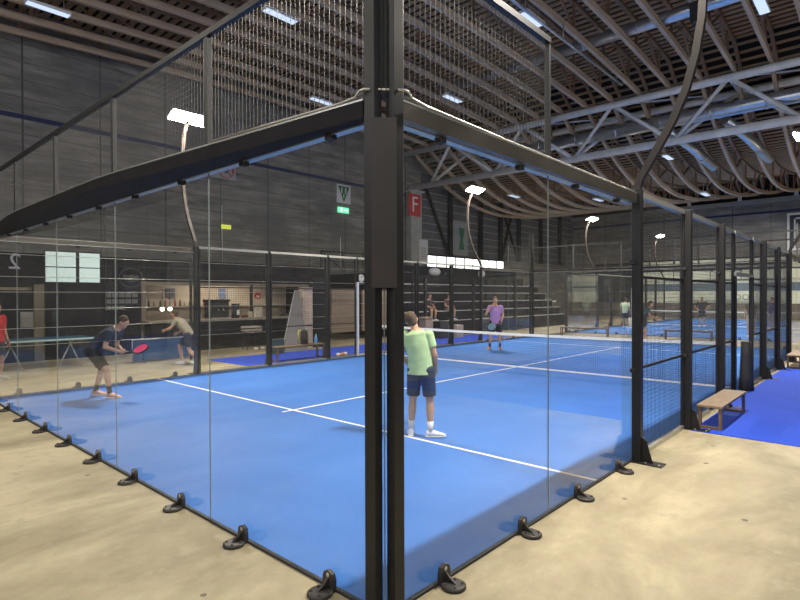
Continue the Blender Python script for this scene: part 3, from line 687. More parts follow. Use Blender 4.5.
t=thing('notice_sheet','grey sheet pinned on the dark facade near the left picture edge','notice',(XB+.03,2.0,1.2)); MB().box(0,.015,-.17,.17,-.22,.22).build('sheet',mat('grey_sheet',(.3,.29,.27),.8),t)
# bar counter
t=thing('bar_fill_lamp','long warm fill lamp added under the roof inside the bar','lamp',(-16.9,8.8,2.8)); MB().box(-.06,.06,-1.6,1.6,0,.06).build('housing',M['lampbody'],t); MB().box(-.05,.05,-1.55,1.55,-.02,-.002).build('lens',emis('bar_fill_lens',(1,.85,.65),6),t)  # lamp added to brighten the bar interior
MB().box(-.01,.01,-1.2,-1.18,.06,.2).box(-.01,.01,1.18,1.2,.06,.2).build('hanger',M['black'],t)  # hangers of the added fill lamp
L=bpy.data.lights.new('bar','AREA'); L.shape='RECTANGLE'; L.size=.1; L.size_y=3; L.energy=70; L.color=(1,.86,.68); lo=link(bpy.data.objects.new('bar_fill_light',L),t); lo.location=(0,0,-.05)
t=thing('bar_counter','long dark bar counter with a pale worktop in the opening of the dark building','counter',(-15.6,8.8,0))
MB().box(-.25,.25,-3.6,3.4,0,1.0).build('front_panel',M['darkclad'],t); MB().box(-.35,.33,-3.7,3.45,1.0,1.05).build('worktop',mat('worktop',(.33,.28,.22),.4),t)
random.seed(3)
cols=[(.3,.12,.06),(.05,.12,.05),(.4,.34,.25),(.1,.06,.04),(.35,.05,.05),(.3,.3,.32)]
BN=['brown','green','tan','black','red','grey']
for i in range(18):
    y=5.6+i*.19+random.uniform(-.02,.02); ci=(i*5)%6; h=random.uniform(.2,.32)
    o=MB().lathe([(.035,0),(.038,.02),(.036,h*.6),(.014,h*.78),(.014,h)],n=12).build('bottle',cm('bottle_'+BN[ci],cols[ci],.3),None,loc=(-17.78,y,1.47))
    tag(o,f'{BN[ci]} bottle on the shelf behind the bar, {ORD[i] if i<10 else ORD[i-9]+" past the middle"} from the left','bottle','bottles behind the bar')
t=thing('coffee_machine','bulky black coffee machine standing on the bar counter','coffee machine',(-15.6,7.6,1.05)); MB().box(-.25,.25,-.35,.35,.05,.6).build('body',M['rubber'],t,bevel=.03); MB().box(-.28,.28,-.38,.38,.6,.68).build('cup_tray',M['black'],t); MB().tube([(.25,-.1,.35),(.34,-.1,.3)],.02).tube([(.25,.1,.35),(.34,.1,.3)],.02).build('spout',M['silver'],t); MB().box(-.2,.25,-.3,.3,0,.05).build('drip_tray',M['silver'],t)
t=thing('coffee_grinder','small dark grinder with a silver front right of the coffee machine','appliance',(-15.6,8.35,1.05)); MB().lathe([(.14,0),(.14,.28),(.1,.3),(.15,.5),(.15,.52)]).build('body',M['rubber'],t); MB().box(.1,.16,-.03,.06,.12,.3).build('silver_front',M['white'],t)
for i,y in enumerate((5.8,6.06)):
    t=thing('globe_lamp',f'{"left" if i==0 else "right"} one of two small warm globe lamps over the bar counter','lamp',(-15.9,y,1.42))
    MB().ell((0,0,0),(.075,.075,.075)).build('bulb',bpy.data.materials.get('warm_bulb') or emis('warm_bulb',(1,.85,.6),5),t); MB().tube([(0,0,.07),(0,0,.7)],.008,6).build('cord',M['black'],t)
for i,(y,w_,h_,c,lb) in enumerate(((8.95,.16,.22,(.5,.46,.38),'small beige box leaning at the middle of the bar counter'),(9.3,.3,.38,(.62,.55,.44),'larger beige board leaning on the bar counter beside the small box'),(10.5,.4,.12,(.03,.03,.03),'flat black box at the right end of the bar counter'),(8.72,.22,.1,(.12,.05,.03),'low brown tray on the bar counter right of the grinder'),(6.95,.12,.16,(.55,.48,.38),'small pale cup stack on the counter left of the coffee machine'))):
    t=MB().box(-.06,.06,-w_/2,w_/2,0,h_).build('counter_box',cm(f'cbox{i}',c),None,loc=(-15.6,y,1.05),bevel=.01); tag(t,lb,'box')
t=thing('wall_poster','small framed picture on the beige wall above the bar bottles','poster',(-17.99,7.03,2.0)); MB().box(0,.03,-.17,.17,-.2,.15).build('print',mat('poster',(.1,.09,.13),.5),t)
t=thing('wall_poster','blue and white poster on the beige wall above the coffee machine','poster',(-17.99,9.3,1.95)); MB().box(0,.03,-.28,.0,-.2,.2).build('blue_half',mat('poster_b',(.15,.22,.4),.5),t); MB().box(0,.03,.1,.4,-.25,.2).build('white_half',mat('poster_w',(.5,.47,.42),.5),t)
t=thing('round_sticker','small red and white round sticker on the beige bar wall','sticker',(-15.98,10.85,1.9)); t.location=(-17.99,10.81,1.87); o=MB().lathe([(.14,0),(.14,.02)],n=24).build('disc',M['red'],t); o.rotation_euler=(0,PI/2,0); MB().box(.02,.03,-.05,.09,-.09,.0).build('white_mark',M['white'],t)
t=thing('bar_stool','low seat with beige cushion in front of the bar counter','stool',(-14.4,8.25,0)); MB().box(-.2,.2,-.32,.32,.62,.8).build('cushion',cm('cushion',(.5,.42,.34)),t,bevel=.04)
for a in (-.15,.15):
    for b_ in (-.25,.25): MB().tube([(a,b_,0),(a*.8,b_*.8,.62)],.015,6).build('leg',M['black'],t)
for i,dy in enumerate((-.14,.14)):
    o=MB().ell((0,0,.05),(.14,.05,.05)).build('shoe',M['white'],None,loc=(-14.0,8.3+dy,0)); tag(o,f'{"left" if i==0 else "right"} white shoe lying under the beige stool','shoe','white shoes under the stool')
t=thing('green_board','dull green board leaning at the left end of the far bench','board',(-12.3,7.75,0)); MB().add([(-.1,-.2,0),(-.1,.45,0),(.25,.2,.5),(.25,-.35,.5),(-.14,-.2,0.0),(-.14,.45,0.0),(.21,.2,.51),(.21,-.35,.51)],[(0,1,2,3),(7,6,5,4),(0,4,5,1),(1,5,6,2),(2,6,7,3),(3,7,4,0)]).build('panel',cm('dull_green',(.16,.22,.12)),t)
t=thing('leaning_panel','tall clear-edged grey panel leaning beside the beige column','panel',(-12.5,8.9,0)); MB().add([(0,-.75,0),(0,.35,0),(-.5,.35,2.05),(-.5,.15,2.05),(-.03,-.75,0),(-.03,.35,0),(-.53,.35,2.05),(-.53,.15,2.05)],[(0,1,2,3),(7,6,5,4),(0,4,5,1),(1,5,6,2),(2,6,7,3),(3,7,4,0)]).build('sheet',mat('panel_grey',(.16,.15,.14),.4),t)
MB().bar((.02,-.75,0),(-.48,.15,2.05),.02,.02).build('pale_edge',M['silver'],t)
tag(MB().box(-.12,.12,-.22,.22,0,2.15).build('wood_column',cm('wood_pale',(.56,.44,.34)),None,loc=(-13.3,9.75,0)),'pale beige boxed column behind the bench and bag','column')
tag(MB().box(-.12,.12,-.32,.32,0,2.5).build('dark_column',M['darkclad'],None,loc=(-13.3,10.32,0)),'dark column right beside the pale beige column','column')
for i,(y,h) in enumerate(((12.8,2.1),(14.5,2.1))):
    tag(MB().box(-.05,.05,-.75,.75,.35,h).build('wood_partition',cm('wood_brown',(.24,.18,.13)),None,loc=(-14.6,y,0)),f'brown wooden partition seen through the left mesh, {"left" if i==0 else "right"} of the white frame','partition')
for i,(y,z) in enumerate(((14.45,2.63),(14.95,2.93))):
    t=thing('wall_clock',f'{"lower left" if i==0 else "upper right"} of two small round white dials left of the corner post','dial',(-15.4,y,z)); o=MB().lathe([(.17,0),(.17,.05),(.14,.06)],n=24).build('dial_face',M['paper'],t); o.rotation_euler=(0,PI/2,0); MB().box(.06,.07,-.01,.01,0,.11).build('hand',M['ink'],t)
t=thing('guard_rail','black guard rail on the roof of the dark building near the corner post','railing',(-15.9,12.6,2.95))
MB().tube([(0,0,.82),(0,2.5,.82)],.03,8).build('hand_rail',M['black'],t); MB().tube([(0,0,.4),(0,2.5,.4)],.02,8).build('mid_rail',M['black'],t)
for i in range(3): MB().tube([(0,i*1.24,.1),(0,i*1.24,.82)],.03,8).build('baluster',M['black'],t)
MB().tube([(0,0,.82),(0,1.3,.0)],.025,8).build('diagonal_brace',M['black'],t)
# stand lines reflected in the front glass, put in as solid wires
t=thing('reflection_wires','thin pale horizontal wires standing for glass reflections, placed behind the left side wall','reflection_lines',(-13,5,0))
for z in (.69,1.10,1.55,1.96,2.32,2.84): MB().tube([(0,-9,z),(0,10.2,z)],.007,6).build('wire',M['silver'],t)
for y in (-9,0.35,10.2): MB().box(-.03,.03,y-.03,y+.03,0,2.95).build('reflection_wire_post',M['black'],t)
# tribune
t=thing('grandstand','dark stepped spectator stand with pale edges along the left wall','grandstand',(-13,14,0))
for k_ in range(5):
    h=.7+.43*k_; x=-k_*.5
    MB().box(x-.5,x,1.3 if k_<5 else 0,16.0,0 if k_==0 else h-.43-.02,h-.03).build('step',M['darkclad'],t)
    MB().box(x-.06,x+.02,1.3,16.05,h-.03,h+.01).build('step_edge',M['cladline'],t)
MB().box(-6.5,-2.5,1.3,15,0,2.9).build('rear_block',M['darkclad'],t)
MB().box(-3.1,-3.05,1.5,15,2.9,3.4).build('rear_screen',M['darkclad'],t)
for i,(y,z) in enumerate(((27.6,3.0),(31.6,3.05),(34.6,3.1))):
    tag(MB().ell((0,0,0),(.2,.45 if i==1 else .25,.22)).build('white_bundle',M['paper'],None,loc=(-15.78,(15.9,20.2,24.6)[i],2.9+.215)),f'small pale bundle on top of the grandstand, {ORD[i]} from the left','bundle','bundles on the grandstand')
for i,y in enumerate((15.7,19.3,23.2)):
    t=thing('stand_post',f'dark vertical post in front of the grandstand, {ORD[i]} from the left','post',(-12.7,y,0)); MB().box(-.06,.06,-.06,.06,0,2.6).build('shaft',M['black'],t); MB().box(-.12,.12,-.12,.12,0,.02).build('foot',M['black'],t)
# cartons by the stand
for i,(x,y,z,w_,h_,c,lb) in enumerate(((-12.4,15.3,0,.5,.95,(.34,.24,.18),'tall brown carton standing at the left end of the grandstand'),(-12.3,16.2,0,.6,.75,(.03,.03,.03),'black crate beside the tall brown carton'),(-12.2,17.2,0,.5,.55,(.4,.32,.25),'low brown carton behind the man in the green shirt'))):
    t=MB().box(-.25,.25,-w_/2,w_/2,0,h_).build('storage_carton',cm(f'carton{i}',c),None,loc=(x,y,z),bevel=.01); tag(t,lb,'box')
# ------------------------------------------------------------------ far wall dressing
w=thing('far_wall_panels','wide cream and blue striped panelling low on the far wall','wall panelling',(-5,YF-.36,0))
MB().box(-8.5,18.5,-.03,.0,1.2,4.6).build('cream_sheet',M['cream'],w); MB().box(-14.8,-12.6,-.03,0,1.2,4.0).build('cream_sheet',M['cream'],w)
MB().box(-8.5,18.5,-.06,-.03,2.15,2.75).build('blue_stripe',M['creamstripe'],w); MB().box(-14.8,-12.6,-.06,-.03,2.5,2.65).build('blue_stripe',M['creamstripe'],w); MB().box(-15,18.5,-.05,0,0,1.2).build('brown_dado',M['dado'],w)
MB().box(-8.5,18.5,-.06,-.03,3.75,3.83).build('dark_rail',M['darkclad'],w); MB().box(-8.5,18.5,-.06,-.03,4.6,4.72).build('dark_rail',M['darkclad'],w)
MB().box(-12.6,-8.5,-.05,0,1.2,4.6).build('dark_sheet',M['darkclad'],w)
text('lettering','pol',.95,mat('soft_grey',(.4,.43,.36),.7),w,(-1.2,-.07,1.75),(PI/2,0,0),.005)
w=thing('window_4',None,None,(-3.4,YF-.12,5.2)); struct(w); MB().box(-.0,2.6,0,.03,0,2.4).build('window_pane',mat('dull_pane',(.05,.055,.07),.15),w)
MB().box(-.15,0,-.06,.03,-.15,2.55).box(2.6,2.75,-.06,.03,-.15,2.55).box(0,2.6,-.06,.03,2.4,2.55).box(0,2.6,-.06,.03,-.15,0).box(.25,.35,-.04,0,0,2.1).box(.35,2.6,-.04,0,2.1,2.2).build('window_frame',M['grey'],w)
for i,x in enumerate((-10,-6.5,-3,.5,4)):
    t=thing('clerestory_post',f'short grey post in the dark gap above the far wall ledge, {ORD[i]} from the left','post',(x,YF-.25,8.98)); MB().box(-.12,.12,-.06,.06,0,.5).build('shaft',M['grey'],t); MB().box(-.16,.16,-.08,.08,0,.04).build('foot',M['grey'],t)
# ------------------------------------------------------------------ table tennis table at left
t=thing('table_tennis_table','blue table tennis table with white edge beyond the left side glass','table',(-14.2,2.0,0))
MB().box(-.55,.55,-2.6,1.0,.74,.76).build('table_top',M['tt'],t); MB().box(.55,.57,-2.6,1.0,.72,.765).build('white_edge',mat('edge_cyan',(.45,.62,.64),.5),t)
for y in (-1.9,-.9,.4):
    MB().tube([(.4,y-.25,0),(.4,y+.1,.73)],.018,6).build('leg',M['silver'],t); MB().tube([(.4,y+.3,0),(.4,y,.73)],.018,6).build('leg',M['silver'],t)
t=thing('surround_barrier','blue cloth barrier, court reflection coloured in, beyond the left side glass beside the table','barrier',(-13.4,4.55,0)); MB().box(-.02,.02,-.7,.9,.05,.62).build('cloth',cm('barrier_reflection_blue',(.02,.055,.14)),t); MB().tube([(0,-.7,.64),(0,.9,.64)],.015,6).tube([(0,-.7,0),(0,-.7,.64)],.015,6).tube([(0,.9,0),(0,.9,.64)],.015,6).build('tube_frame',M['silver'],t)  # cloth colour also stands for court blue reflected in the side glass
# ------------------------------------------------------------------ people
def bake(mb,voxel,smooth=3):
    me=mb.mesh('tmp'); o=bpy.data.objects.new('tmp',me); COL.objects.link(o)
    r=o.modifiers.new('r','REMESH'); r.mode='VOXEL'; r.voxel_size=voxel; r.use_smooth_shade=True
    s=o.modifiers.new('s','SMOOTH'); s.factor=.5; s.iterations=smooth
    bpy.context.view_layer.update()
    m2=bpy.data.meshes.new_from_object(o.evaluated_get(bpy.context.evaluated_depsgraph_get()))
    bpy.data.objects.remove(o); bpy.data.meshes.remove(me); return m2
DEF=dict(hipc=(0,0,.93),waist=(0,0,1.08),chest=(0,.01,1.27),shc=(0,-.005,1.42),neckb=(0,0,1.475),head=(0,.025,1.63),look=(0,1,0),
 shR=(.18,-.005,1.41),elR=(.235,-.03,1.13),wrR=(.25,.04,.89),hpR=(.09,0,.92),knR=(.105,.02,.5),anR=(.11,-.01,.09),toR=(.13,.15,.0),
 shL=(-.18,-.005,1.41),elL=(-.235,-.03,1.13),wrL=(-.25,.04,.89),hpL=(-.09,0,.92),knL=(-.105,.02,.5),anL=(-.11,-.01,.09),toL=(-.13,.15,0))
SKIN=(.52,.3,.2)
def person(label,loc,rz,H,J={},skin=SKIN,hair=(.05,.03,.02),shirt=(.1,.1,.1),shorts=(.02,.025,.04),sock=None,shoe=(.75,.75,.75),vox=.009,slv=.62,grip=True):
    j={k:V(v) for k,v in {**DEF,**J}.items()}
    t=thing('person',label,'person',loc,rz); t.scale=(H/1.75,)*3
    lat=(j['shR']-j['shL']).normalized(); latp=(j['hpR']-j['hpL']).normalized()
    sp=[j['hipc']-(j['waist']-j['hipc'])*.45,j['hipc'],j['waist'],j['chest'],j['shc'],j['neckb']]
    def rings(radii,pts,k=1.,add=0.):
        out=[]
        for i,p in enumerate(pts):
            d=(pts[min(i+1,len(pts)-1)]-pts[max(0,i-1)]).normalized(); la=latp.lerp(lat,i/(len(pts)-1)); la=(la-d*la.dot(d)).normalized(); f=d.cross(la)
            out.append((p,la*(radii[i][0]*k+add),f*(radii[i][1]*k+add)))
        return out
    TR=[(.13,.1),(.165,.118),(.142,.105),(.168,.12),(.15,.09),(.07,.062)]
    b=MB(); b.loft(rings(TR,sp),n=24)
    hand=MB()
    lf=j['look'].normalized(); up=(j['head']-j['neckb']).normalized(); up=(up-lf*up.dot(lf)).normalized() if abs(up.dot(lf))<.95 else V((0,0,1)); rt=lf.cross(up)
    rot=Matrix((rt,lf,up)).transposed()
    hc=j['head']; hp=lambda x,y,z: hc+rot@V((x,y,z))
    b.ell(hc,(.075,.094,.112),20,14,rot=rot).ell(hp(0,.032,-.065),(.052,.055,.055),rot=rot).ell(hp(0,.094,-.012),(.013,.02,.024),10,8,rot=rot).ell(hp(0,.084,.028),(.05,.014,.012),10,8,rot=rot)
    for s in (-1,1): b.ell(hp(.075*s,-.005,-.01),(.012,.02,.032),10,8,rot=rot)
    b.tube([j['neckb']-up*.05,hp(0,-.01,-.06)],[.062,.054],16)
    for s in 'RL':
        sh,el,wr=j['sh'+s],j['el'+s],j['wr'+s]
        b.ell(sh,(.058,.058,.058)); b.tube([sh,sh.lerp(el,.35),el],[.054,.05,.038],14); b.ell(el,(.038,.038,.038)); b.tube([el,el.lerp(wr,.3),wr],[.037,.04,.026],14); 
        h_,kn,an,to=j['hp'+s],j['kn'+s],j['an'+s],j['to'+s]
        b.ell(h_,(.095,.095,.095)); b.tube([h_,h_.lerp(kn,.4),kn],[.09,.078,.054],16); b.ell(kn,(.054,.056,.056)); b.tube([kn,kn.lerp(an,.3),kn.lerp(an,.7),an],[.05,.057,.042,.034],16)
        fd=(to-an); fdn=V((fd.x,fd.y,0)).normalized() if abs(fd.z)<.2 else fd.normalized()
        b.tube([an,an-V((0,0,.05))+fdn*.03],[.036,.034],12); b.tube([an-V((0,0,.055))-fdn*.03,an-V((0,0,.06))+fdn*.14],[.032,.024],12)
        # hand with palm, fingers, thumb
        d=(wr-el).normalized(); sgn=1 if s=='R' else -1
        inn=V((-sgn,0,0)); inn=(inn-d*inn.dot(d)).normalized(); fw=d.cross(inn)*sgn     # fw: across the knuckles, inn: palm normal
        if fw.y<0: fw=-fw
        hr=Matrix((fw,inn,d)).transposed()
        hand.ell(wr+d*.045,(.04,.017,.055),12,8,rot=hr); hand.tube([wr-d*.03,wr+d*.03],[.027,.024],12)
        for q in range(4):
            o_=(q-1.5)*.0215; L=(.062,.075,.072,.056)[3-q]; base=wr+d*.08+fw*o_
            p1=base+d*L*.4+inn*.006; p2=p1+d*L*.3+inn*L*.25; p3=p2+d*L*.08+inn*L*.35
            hand.tube([base-d*.02,p1,p2,p3],[.0095,.009,.0085,.007],8)
        hand.tube([wr+d*.02+fw*.025,wr+d*.05+fw*.05+inn*.008,wr+d*.08+fw*.055+inn*.02],[.013,.011,.008],8)
    bm_=bake(b,vox)
    hm=hand.mesh('h'); B=bmesh.new(); B.from_mesh(bm_); B.from_mesh(hm); bpy.data.meshes.remove(hm)
    for f in B.faces: f.smooth=True
    bmesh.ops.recalc_face_normals(B,faces=B.faces); B.to_mesh(bm_); B.free()
    mobj('body',bm_,cm('skin_%02d%02d'%(int(skin[0]*99),int(skin[2]*99)),skin,.55,.06),t)
    hk=MB().ell(hp(0,-.014,.026),(.081,.098,.1),20,14,rot=rot).ell(hp(0,-.05,-.03),(.066,.055,.06),16,10,rot=rot); mobj('hair',bake(hk,.008,2),cm('hair_%d'%int(hair[0]*1000),hair,.8,.3),t)
    for s in (-1,1): MB().ell(hp(.03*s,.083,.008),(.012,.009,.007),10,8).build('eye',cm('eye_dark',(.03,.02,.02),.3),t)
    MB().ell(hp(0,.09,-.055),(.024,.008,.006),12,6,rot=rot).build('mouth',cm('mouth_red',(.35,.12,.1),.5),t)
    # shirt
    k=MB(); SR=[(.185,.14),(.18,.132),(.168,.13),(.19,.138),(.172,.105),(.085,.075)]
    k.loft(rings(SR,[sp[0]]+sp[1:5]+[j['neckb']-up*.02]),n=24)
    for s in 'RL':
        sh,el=j['sh'+s],j['el'+s]; e=sh.lerp(el,slv); k.ell(sh,(.07,.07,.066)); k.tube([sh,sh.lerp(el,slv*.5),e],[.068,.066,.064],16)
    mobj('shirt',bake(k,max(vox,.008),4),cm('cloth_%02d%02d%02d'%tuple(int(c*99) for c in shirt),shirt,.85,.08),t)
    # shorts
    k=MB(); top=sp[1].lerp(sp[2],.45); k.loft(rings([(.15,.12),(.178,.13),(.165,.122)],[sp[0],sp[1],top]),n=24)
    for s in 'RL':
        h_,kn=j['hp'+s],j['kn'+s]; k.ell(h_,(.105,.108,.1)); k.tube([h_,h_.lerp(kn,.5),h_.lerp(kn,.84)],[.103,.098,.092],18)
    mobj('shorts',bake(k,max(vox,.008),4),cm('cloth_%02d%02d%02d'%tuple(int(c*99) for c in shorts),shorts,.85,.08),t)
    for s in 'RL':
        kn,an,to=j['kn'+s],j['an'+s],j['to'+s]; ax=(kn-an).normalized()
        if sock: MB().tube([an-ax*.03,an+ax*.05,an+ax*.13],[.04,.04,.046],14).build('sock',cm('sock_%02d'%int(sock[0]*99),sock,.9),t)
        fd=(to-an); fdn=V((fd.x,fd.y,0)).normalized() if abs(fd.z)<.2 else fd.normalized()
        sd_=fdn.cross(V((0,0,1))).normalized(); u_=sd_.cross(fdn); g=an-u_*.085
        k=MB(); 
        k.loft([(g+fdn*-.065+u_*.045,sd_*.022,u_*.03),(g+fdn*-.05+u_*.055,sd_*.036,u_*.045),(g+u_*.06,sd_*.042,u_*.05),(g+fdn*.06+u_*.05,sd_*.044,u_*.042),(g+fdn*.12+u_*.038,sd_*.05,u_*.03),(g+fdn*.18+u_*.03,sd_*.042,u_*.022),(g+fdn*.21+u_*.026,sd_*.02,u_*.012)],n=16)
        so=mobj('shoe',bake(k,.007,3),cm('shoe_%02d%02d'%(int(shoe[0]*99),int(shoe[2]*99)),shoe,.6),t)
        k=MB(); k.loft([(g+fdn*-.07+u_*.01,sd_*.02,u_*.01),(g+fdn*-.05+u_*.01,sd_*.038,u_*.012),(g+fdn*.06+u_*.01,sd_*.044,u_*.012),(g+fdn*.13+u_*.01,sd_*.052,u_*.012),(g+fdn*.2+u_*.012,sd_*.034,u_*.01),(g+fdn*.22+u_*.014,sd_*.012,u_*.006)],n=14)
        k.build('sole',M['white'],so)
    return t
def face(fx,fy): return math.atan2(-fx,fy)
man=person('person in a pale green T-shirt and navy shorts standing with their back turned',(-2.40,3.16,.014),face(-.45,.9),1.66,
 dict(head=(-.13,.03,1.605),neckb=(-.07,0,1.47),shc=(-.055,-.005,1.42),shR=(.125,-.005,1.405),shL=(-.235,-.005,1.42),chest=(-.03,.01,1.27),elR=(.20,.0,1.13),wrR=(.18,.16,.9),elL=(-.29,.0,1.13),wrL=(-.2,.2,.95),
 hpR=(.1,0,.92),hpL=(-.08,0,.92),knR=(.13,.02,.5),anR=(.14,0,.09),toR=(.33,.06,0),knL=(-.11,.02,.5),anL=(-.14,.02,.09),toL=(-.19,.2,0),look=(-.25,1,0)),
 hair=(.09,.06,.04),shirt=(.47,.66,.36),shorts=(.02,.035,.075),sock=(.7,.7,.7),vox=.006)
bent=person('person in dark shirt and shorts bending forward with a racket inside the glass corner',(-8.5,1.45,.014),face(.739,.673),1.75,
 dict(hipc=(0,-.2,.86),waist=(0,-.1,.98),chest=(0,.06,1.12),shc=(0,.18,1.21),neckb=(0,.24,1.27),head=(0,.34,1.37),look=(0,1,-.45),
 shR=(.18,.18,1.19),elR=(.22,.12,.93),wrR=(.1,.32,.84),shL=(-.18,.18,1.19),elL=(-.22,.1,.94),wrL=(-.06,.29,.84),hpR=(.1,-.2,.85),hpL=(-.1,-.2,.85),
 knR=(.13,.1,.5),anR=(.14,.16,.09),toR=(.15,.35,0),knL=(-.12,-.13,.47),anL=(-.13,-.25,.09),toL=(-.14,-.05,0)),hair=(.07,.045,.03),shirt=(.035,.045,.07),shorts=(.012,.014,.02),sock=(.03,.03,.03),shoe=(.55,.3,.27),vox=.008)
pur=person('person in a lilac shirt and black shorts with a hand raised beyond the net',(-7.8,13.5,.014),face(.54,-.84),1.8,
 dict(elR=(.3,.1,1.17),wrR=(.15,.15,1.42),elL=(-.25,-.02,1.14),wrL=(-.2,.12,.95),knR=(.15,.03,.5),anR=(.19,-.01,.09),toR=(.26,.17,0),knL=(-.13,.03,.5),anL=(-.15,0,.09),toL=(-.2,.2,0)),hair=(.12,.08,.05),shirt=(.40,.22,.50),shorts=(.012,.012,.015),sock=(.02,.03,.08),shoe=(.45,.25,.18),vox=.009)
person('person in a khaki T-shirt running before the bar counter',(-11.93,4.64,0),face(-.739,-.673),1.68,
 dict(hipc=(0,-.12,.86),waist=(0,-.05,.98),chest=(0,.08,1.13),shc=(0,.17,1.25),neckb=(0,.22,1.3),head=(0,.3,1.43),shR=(.18,.16,1.24),elR=(.24,.05,1.02),wrR=(.16,.25,.9),shL=(-.18,.18,1.24),elL=(-.24,.3,1.05),wrL=(-.14,.5,.98),
 hpR=(.1,-.12,.85),hpL=(-.1,-.12,.85),knR=(.11,.2,.52),anR=(.1,.1,.1),toR=(.1,.3,.02),knL=(-.11,-.15,.45),anL=(-.12,-.42,.14),toL=(-.12,-.25,.05)),hair=(.05,.03,.02),shirt=(.26,.23,.17),shorts=(.02,.02,.03),shoe=(.7,.7,.72))
person('person in a red shirt and bare legs cut by the left picture edge',(-12.5,.6,0),face(.8,.5),1.72,dict(knR=(.12,.15,.5),anR=(.12,.05,.09),toR=(.13,.25,0)),shirt=(.5,.03,.04),shorts=(.03,.03,.04),shoe=(.4,.4,.4))
person('person in a pale green top standing at the far court glass, back turned',(-8.9,28.6,.014),face(-.1,1),1.7,{},shirt=(.6,.72,.5),shorts=(.03,.05,.08),hair=(.05,.03,.02))
person('person in a dark teal shirt stooping beside the pale folding chair',(-5.35,20.9,0),face(.739,.3),1.75,
 dict(hipc=(0,-.12,.88),waist=(0,-.06,1.02),chest=(0,.04,1.18),shc=(0,.12,1.3),neckb=(0,.16,1.35),head=(0,.22,1.49),shR=(.18,.12,1.29),elR=(.22,.16,1.02),wrR=(.14,.38,.95),shL=(-.18,.12,1.29),elL=(-.22,.14,1.02),wrL=(-.1,.36,.9),hpR=(.1,-.12,.87),hpL=(-.1,-.12,.87)),shirt=(.03,.07,.08),shorts=(.02,.02,.025),shoe=(.5,.2,.1))
person('person in black standing near the far court net, hands on hips',(-5.97,32.5,.014),face(.2,-1),1.72,dict(elR=(.38,-.05,1.17),wrR=(.2,.05,1.0),elL=(-.38,-.05,1.17),wrL=(-.2,.05,1.0)),shirt=(.02,.02,.025),shorts=(.02,.02,.02))
person('person in olive shirt and pale shorts behind the door opening on the far court',(-2.35,25.2,.014),face(-.3,1),1.72,{},shirt=(.12,.12,.08),shorts=(.5,.42,.33),hair=(.04,.03,.02),shoe=(.8,.8,.75))
person('person in a dark purple shirt at the far court net between the rear posts',(-2.53,31.9,.014),face(-.6,-1),1.72,dict(elR=(.34,.1,1.15),wrR=(.1,.22,1.2)),shirt=(.07,.05,.16),shorts=(.3,.28,.28),shoe=(.7,.7,.7))
SIT=dict(hipc=(0,0,.5),waist=(0,.0,.64),chest=(0,.05,.82),shc=(0,.09,.96),neckb=(0,.1,1.01),head=(0,.15,1.15),shR=(.18,.09,.95),shL=(-.18,.09,.95),elR=(.24,.14,.7),elL=(-.24,.14,.7),wrR=(.12,.36,.62),wrL=(-.12,.36,.62),
 hpR=(.09,.0,.49),hpL=(-.09,0,.49),knR=(.13,.4,.5),knL=(-.13,.4,.5),anR=(.13,.38,.09),anL=(-.13,.38,.09),toR=(.14,.55,0),toL=(-.14,.55,0))
person('person in black seated on the grandstand, left of two sitting side by side',(-13.73,17.1,.68),face(1,-.1),1.75,SIT,shirt=(.03,.03,.035),shorts=(.03,.03,.04))
person('person in dark brown seated on the grandstand, right of two sitting side by side',(-13.73,18.6,.68),face(1,-.25),1.75,SIT,shirt=(.12,.06,.06),shorts=(.25,.22,.2),skin=(.45,.27,.18))
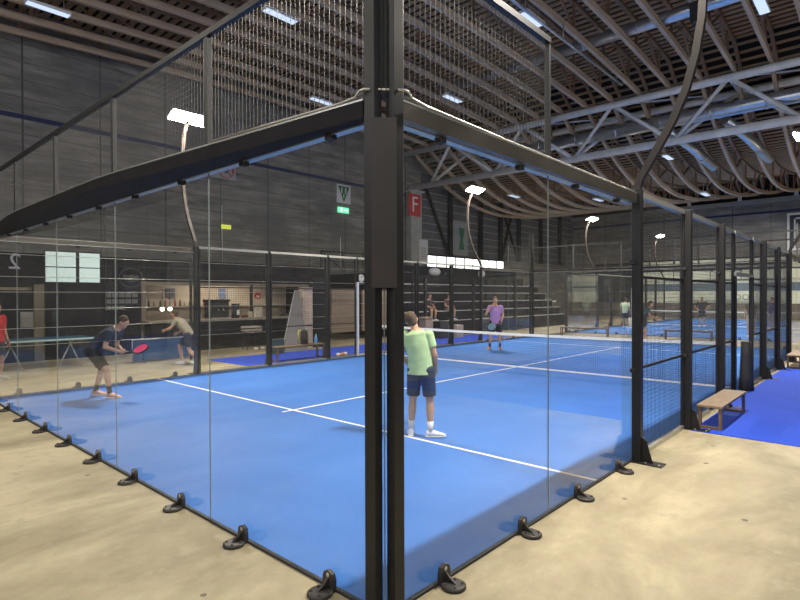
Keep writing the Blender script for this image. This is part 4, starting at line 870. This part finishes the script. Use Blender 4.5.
# rackets held in the hands
def racket(label,loc,dirv,nrm,cf,cr):
    t=thing('padel_racket',label,'racket',loc); d=V(dirv).normalized(); n=V(nrm); n=(n-d*n.dot(d)).normalized(); s=n.cross(d)
    rot=Matrix((s,n,d)).transposed(); t.rotation_mode='QUATERNION'; t.rotation_quaternion=rot.to_quaternion()
    out=[(.115*math.cos(2*PI*i/28)*(1-.12*(math.sin(2*PI*i/28)<0)*abs(math.sin(2*PI*i/28))),.31+.14*math.sin(2*PI*i/28)) for i in range(28)]
    MB().prism([(a*.93,.31+(b-.31)*.93) for a,b in out],-.016,.016).build('face',cf,t)
    k=MB(); 
    for i in range(28):
        a,b=out[i],out[(i+1)%28]; k.bar((a[0],0,a[1]),(b[0],0,b[1]),.036,.016)
    k.build('rim',cr,t); h=MB(); 
    for q in range(5):
        for w in range(5):
            if abs(q-2)+abs(w-2)<4: h.lathe([(.006,-.0175),(.006,.0175)],(0,0,0),8); h.v[-16:]=[(x+(q-2)*.03,z,.31+(w-2)*.035+y) for x,y,z in h.v[-16:]]
    h.build('hole_pattern',M['rubber'],t)
    MB().tube([(-.05,0,.19),(0,0,.11)],.011,8).tube([(.05,0,.19),(0,0,.11)],.011,8).build('throat',cr,t); MB().tube([(0,0,-.06),(0,0,.12)],.016,10).build('grip',M['rubber'],t)
    return t
def wpt(o,p): 
    bpy.context.view_layer.update(); return o.matrix_world@V(p)
pk=cm('racket_pink',(.75,.06,.2),.4); wh=cm('racket_white',(.75,.75,.78),.4); bl_=cm('racket_blue',(.12,.25,.35),.4); dk_=cm('racket_dark',(.04,.04,.05),.4)
racket('pink and black racket held out low by the bending person',wpt(bent,(.06,.39,.80)),(.72,.62,.25),(.1,-.75,.8),pk,dk_)
racket('dark blue racket hanging from the hand of the person in lilac',wpt(pur,(-.17,.2,.88)),(-.75,-.5,-.35),(.5,-.8,.2),bl_,dk_)
racket('dark racket held low in front of the person in green',wpt(man,(.12,.24,.84)),(-.5,.5,.25),(.5,.7,.3),dk_,dk_)
# ------------------------------------------------------------------ world & view
wd=bpy.data.worlds.new('w'); S.world=wd; wd.use_nodes=True; wd.node_tree.nodes['Background'].inputs[0].default_value=(.5,.6,.8,1); wd.node_tree.nodes['Background'].inputs[1].default_value=.1
S.view_settings.view_transform='Standard'; S.view_settings.look='None'; S.view_settings.gamma=1; S.view_settings.exposure=0; S.view_settings.use_curve_mapping=False
c=S.cycles; c.max_bounces=7; c.diffuse_bounces=3; c.glossy_bounces=3; c.transparent_max_bounces=40; c.transmission_bounces=4; c.use_denoising=True; c.caustics_reflective=False; c.caustics_refractive=False
c.sample_clamp_indirect=6
bpy.context.view_layer.update()

for o in S.objects:
    if o.parent is None and 'label' in o and o['label']:
        n=len(o['label'].split())
        if not 4<=n<=16: print('LABELLEN',n,o.name,o['label'])
